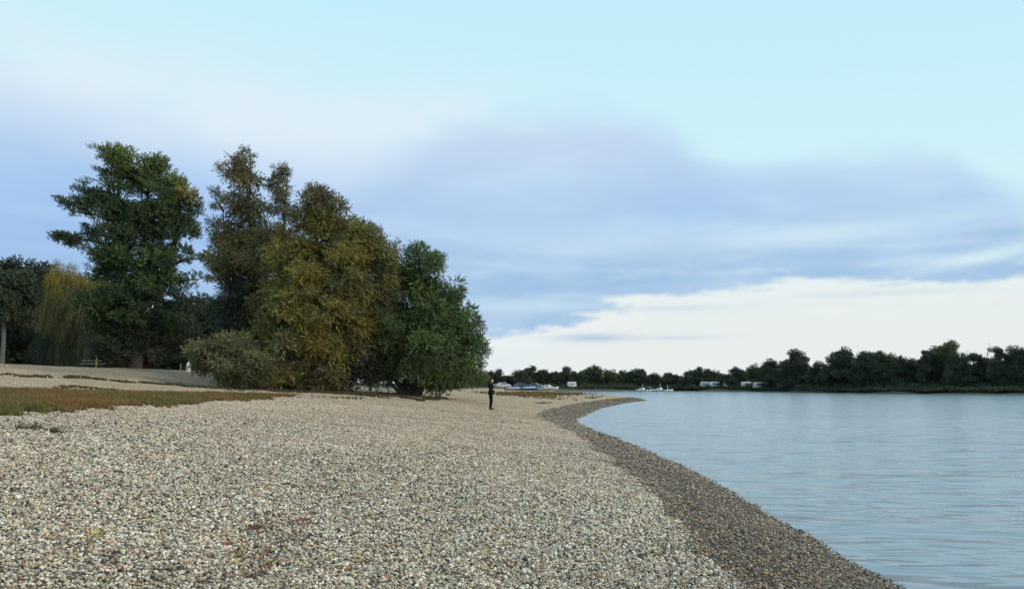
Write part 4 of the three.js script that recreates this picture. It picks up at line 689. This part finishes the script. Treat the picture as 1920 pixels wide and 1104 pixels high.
// ---------------------------------------------------------------- things at the foot of the wood
{
  const q = at(171, 690, 74), t = thing('picnic_table', 'grey plank picnic table at the foot of the dark wood', 'table', [q[0], heightAt(q[0], q[2]), q[2]], 0.1), pl = mat([0.52, 0.52, 0.5], 0.8), lg = mat([0.10, 0.09, 0.08], 0.9);
  for (let i = 0; i < 4; i++) mesh('plank', box(1.55, 0.04, 0.155, 0, 0.72, -0.24 + i * 0.165), pl, t);
  for (const s of [-1, 1]) { mesh('bench_seat', box(1.55, 0.045, 0.24, 0, 0.44, s * 0.68), pl, t); for (const k of [-1, 1]) mesh('leg', taperTube([[k * 0.58, -0.03, s * 0.55], [k * 0.58, 0.7, s * 0.18]], [0.045, 0.045], 6), lg, t); }
  for (const k of [-1, 1]) mesh('crossbeam', box(0.06, 0.07, 1.5, k * 0.53, 0.40, 0), lg, t);
}
{
  const q = at(179, 690, 72), t = thing('marker_post', 'thin yellow marker post in front of the picnic table', 'post', [q[0], heightAt(q[0], q[2]) - 0.05, q[2]]), ye = mat([0.62, 0.55, 0.08], 0.6);
  mesh('pole', taperTube([[0, 0, 0], [0, 0.95, 0]], [0.045, 0.045], 10), ye, t); mesh('cap', box(0.16, 0.14, 0.1, 0, 1.0, 0, 0.03), ye, t);
}
{
  const q = at(352, 700, 66), t = thing('waste_bin', 'small white upright bin with narrow neck at the foot of the wood', 'bin', [q[0], heightAt(q[0], q[2]), q[2]]), wm = mat([0.7, 0.7, 0.69], 0.5);
  mesh('body', new THREE.LatheGeometry([[0, 0], [0.17, 0], [0.18, 0.04], [0.17, 0.45], [0.185, 0.5], [0.16, 0.58], [0.15, 0.6]].map((p) => new THREE.Vector2(...p)), 24), wm, t);
  mesh('lid', new THREE.LatheGeometry([[0.165, 0.605], [0.15, 0.68], [0.07, 0.74], [0.05, 0.8], [0, 0.81]].map((p) => new THREE.Vector2(...p)), 24), wm, t);
  const q2 = at(361, 700, 66); const st = mesh('pale_stone', (() => { const g = new THREE.IcosahedronGeometry(0.1, 2), p = g.attributes.position; for (let i = 0; i < p.count; i++) p.setXYZ(i, p.getX(i) * 1.2, p.getY(i) * 0.8, p.getZ(i) * (1 + 0.2 * N2(p.getX(i) * 9, p.getY(i) * 9))); g.computeVertexNormals(); return g; })(), mat([0.5, 0.49, 0.46], 0.9));
  st.position.set(q2[0], heightAt(q2[0], q2[2]) + 0.06, q2[2]); tag(st, 'small pale stone lying just right of the white bin', 'stone');
  const q3 = at(337, 700, 67), p = thing('fence_post', 'short weathered grey post just left of the white bin', 'post', [q3[0], heightAt(q3[0], q3[2]) - 0.05, q3[2]]);
  mesh('shaft', taperTube([[0, 0, 0], [0.01, 0.6, 0]], [0.06, 0.055], 9), mat([0.15, 0.14, 0.12], 0.9), p); mesh('top', (() => { const g = new THREE.ConeGeometry(0.056, 0.06, 9); g.translate(0.01, 0.63, 0); return g; })(), mat([0.2, 0.19, 0.17], 0.9), p);
}
renderer.render(scene, camera);
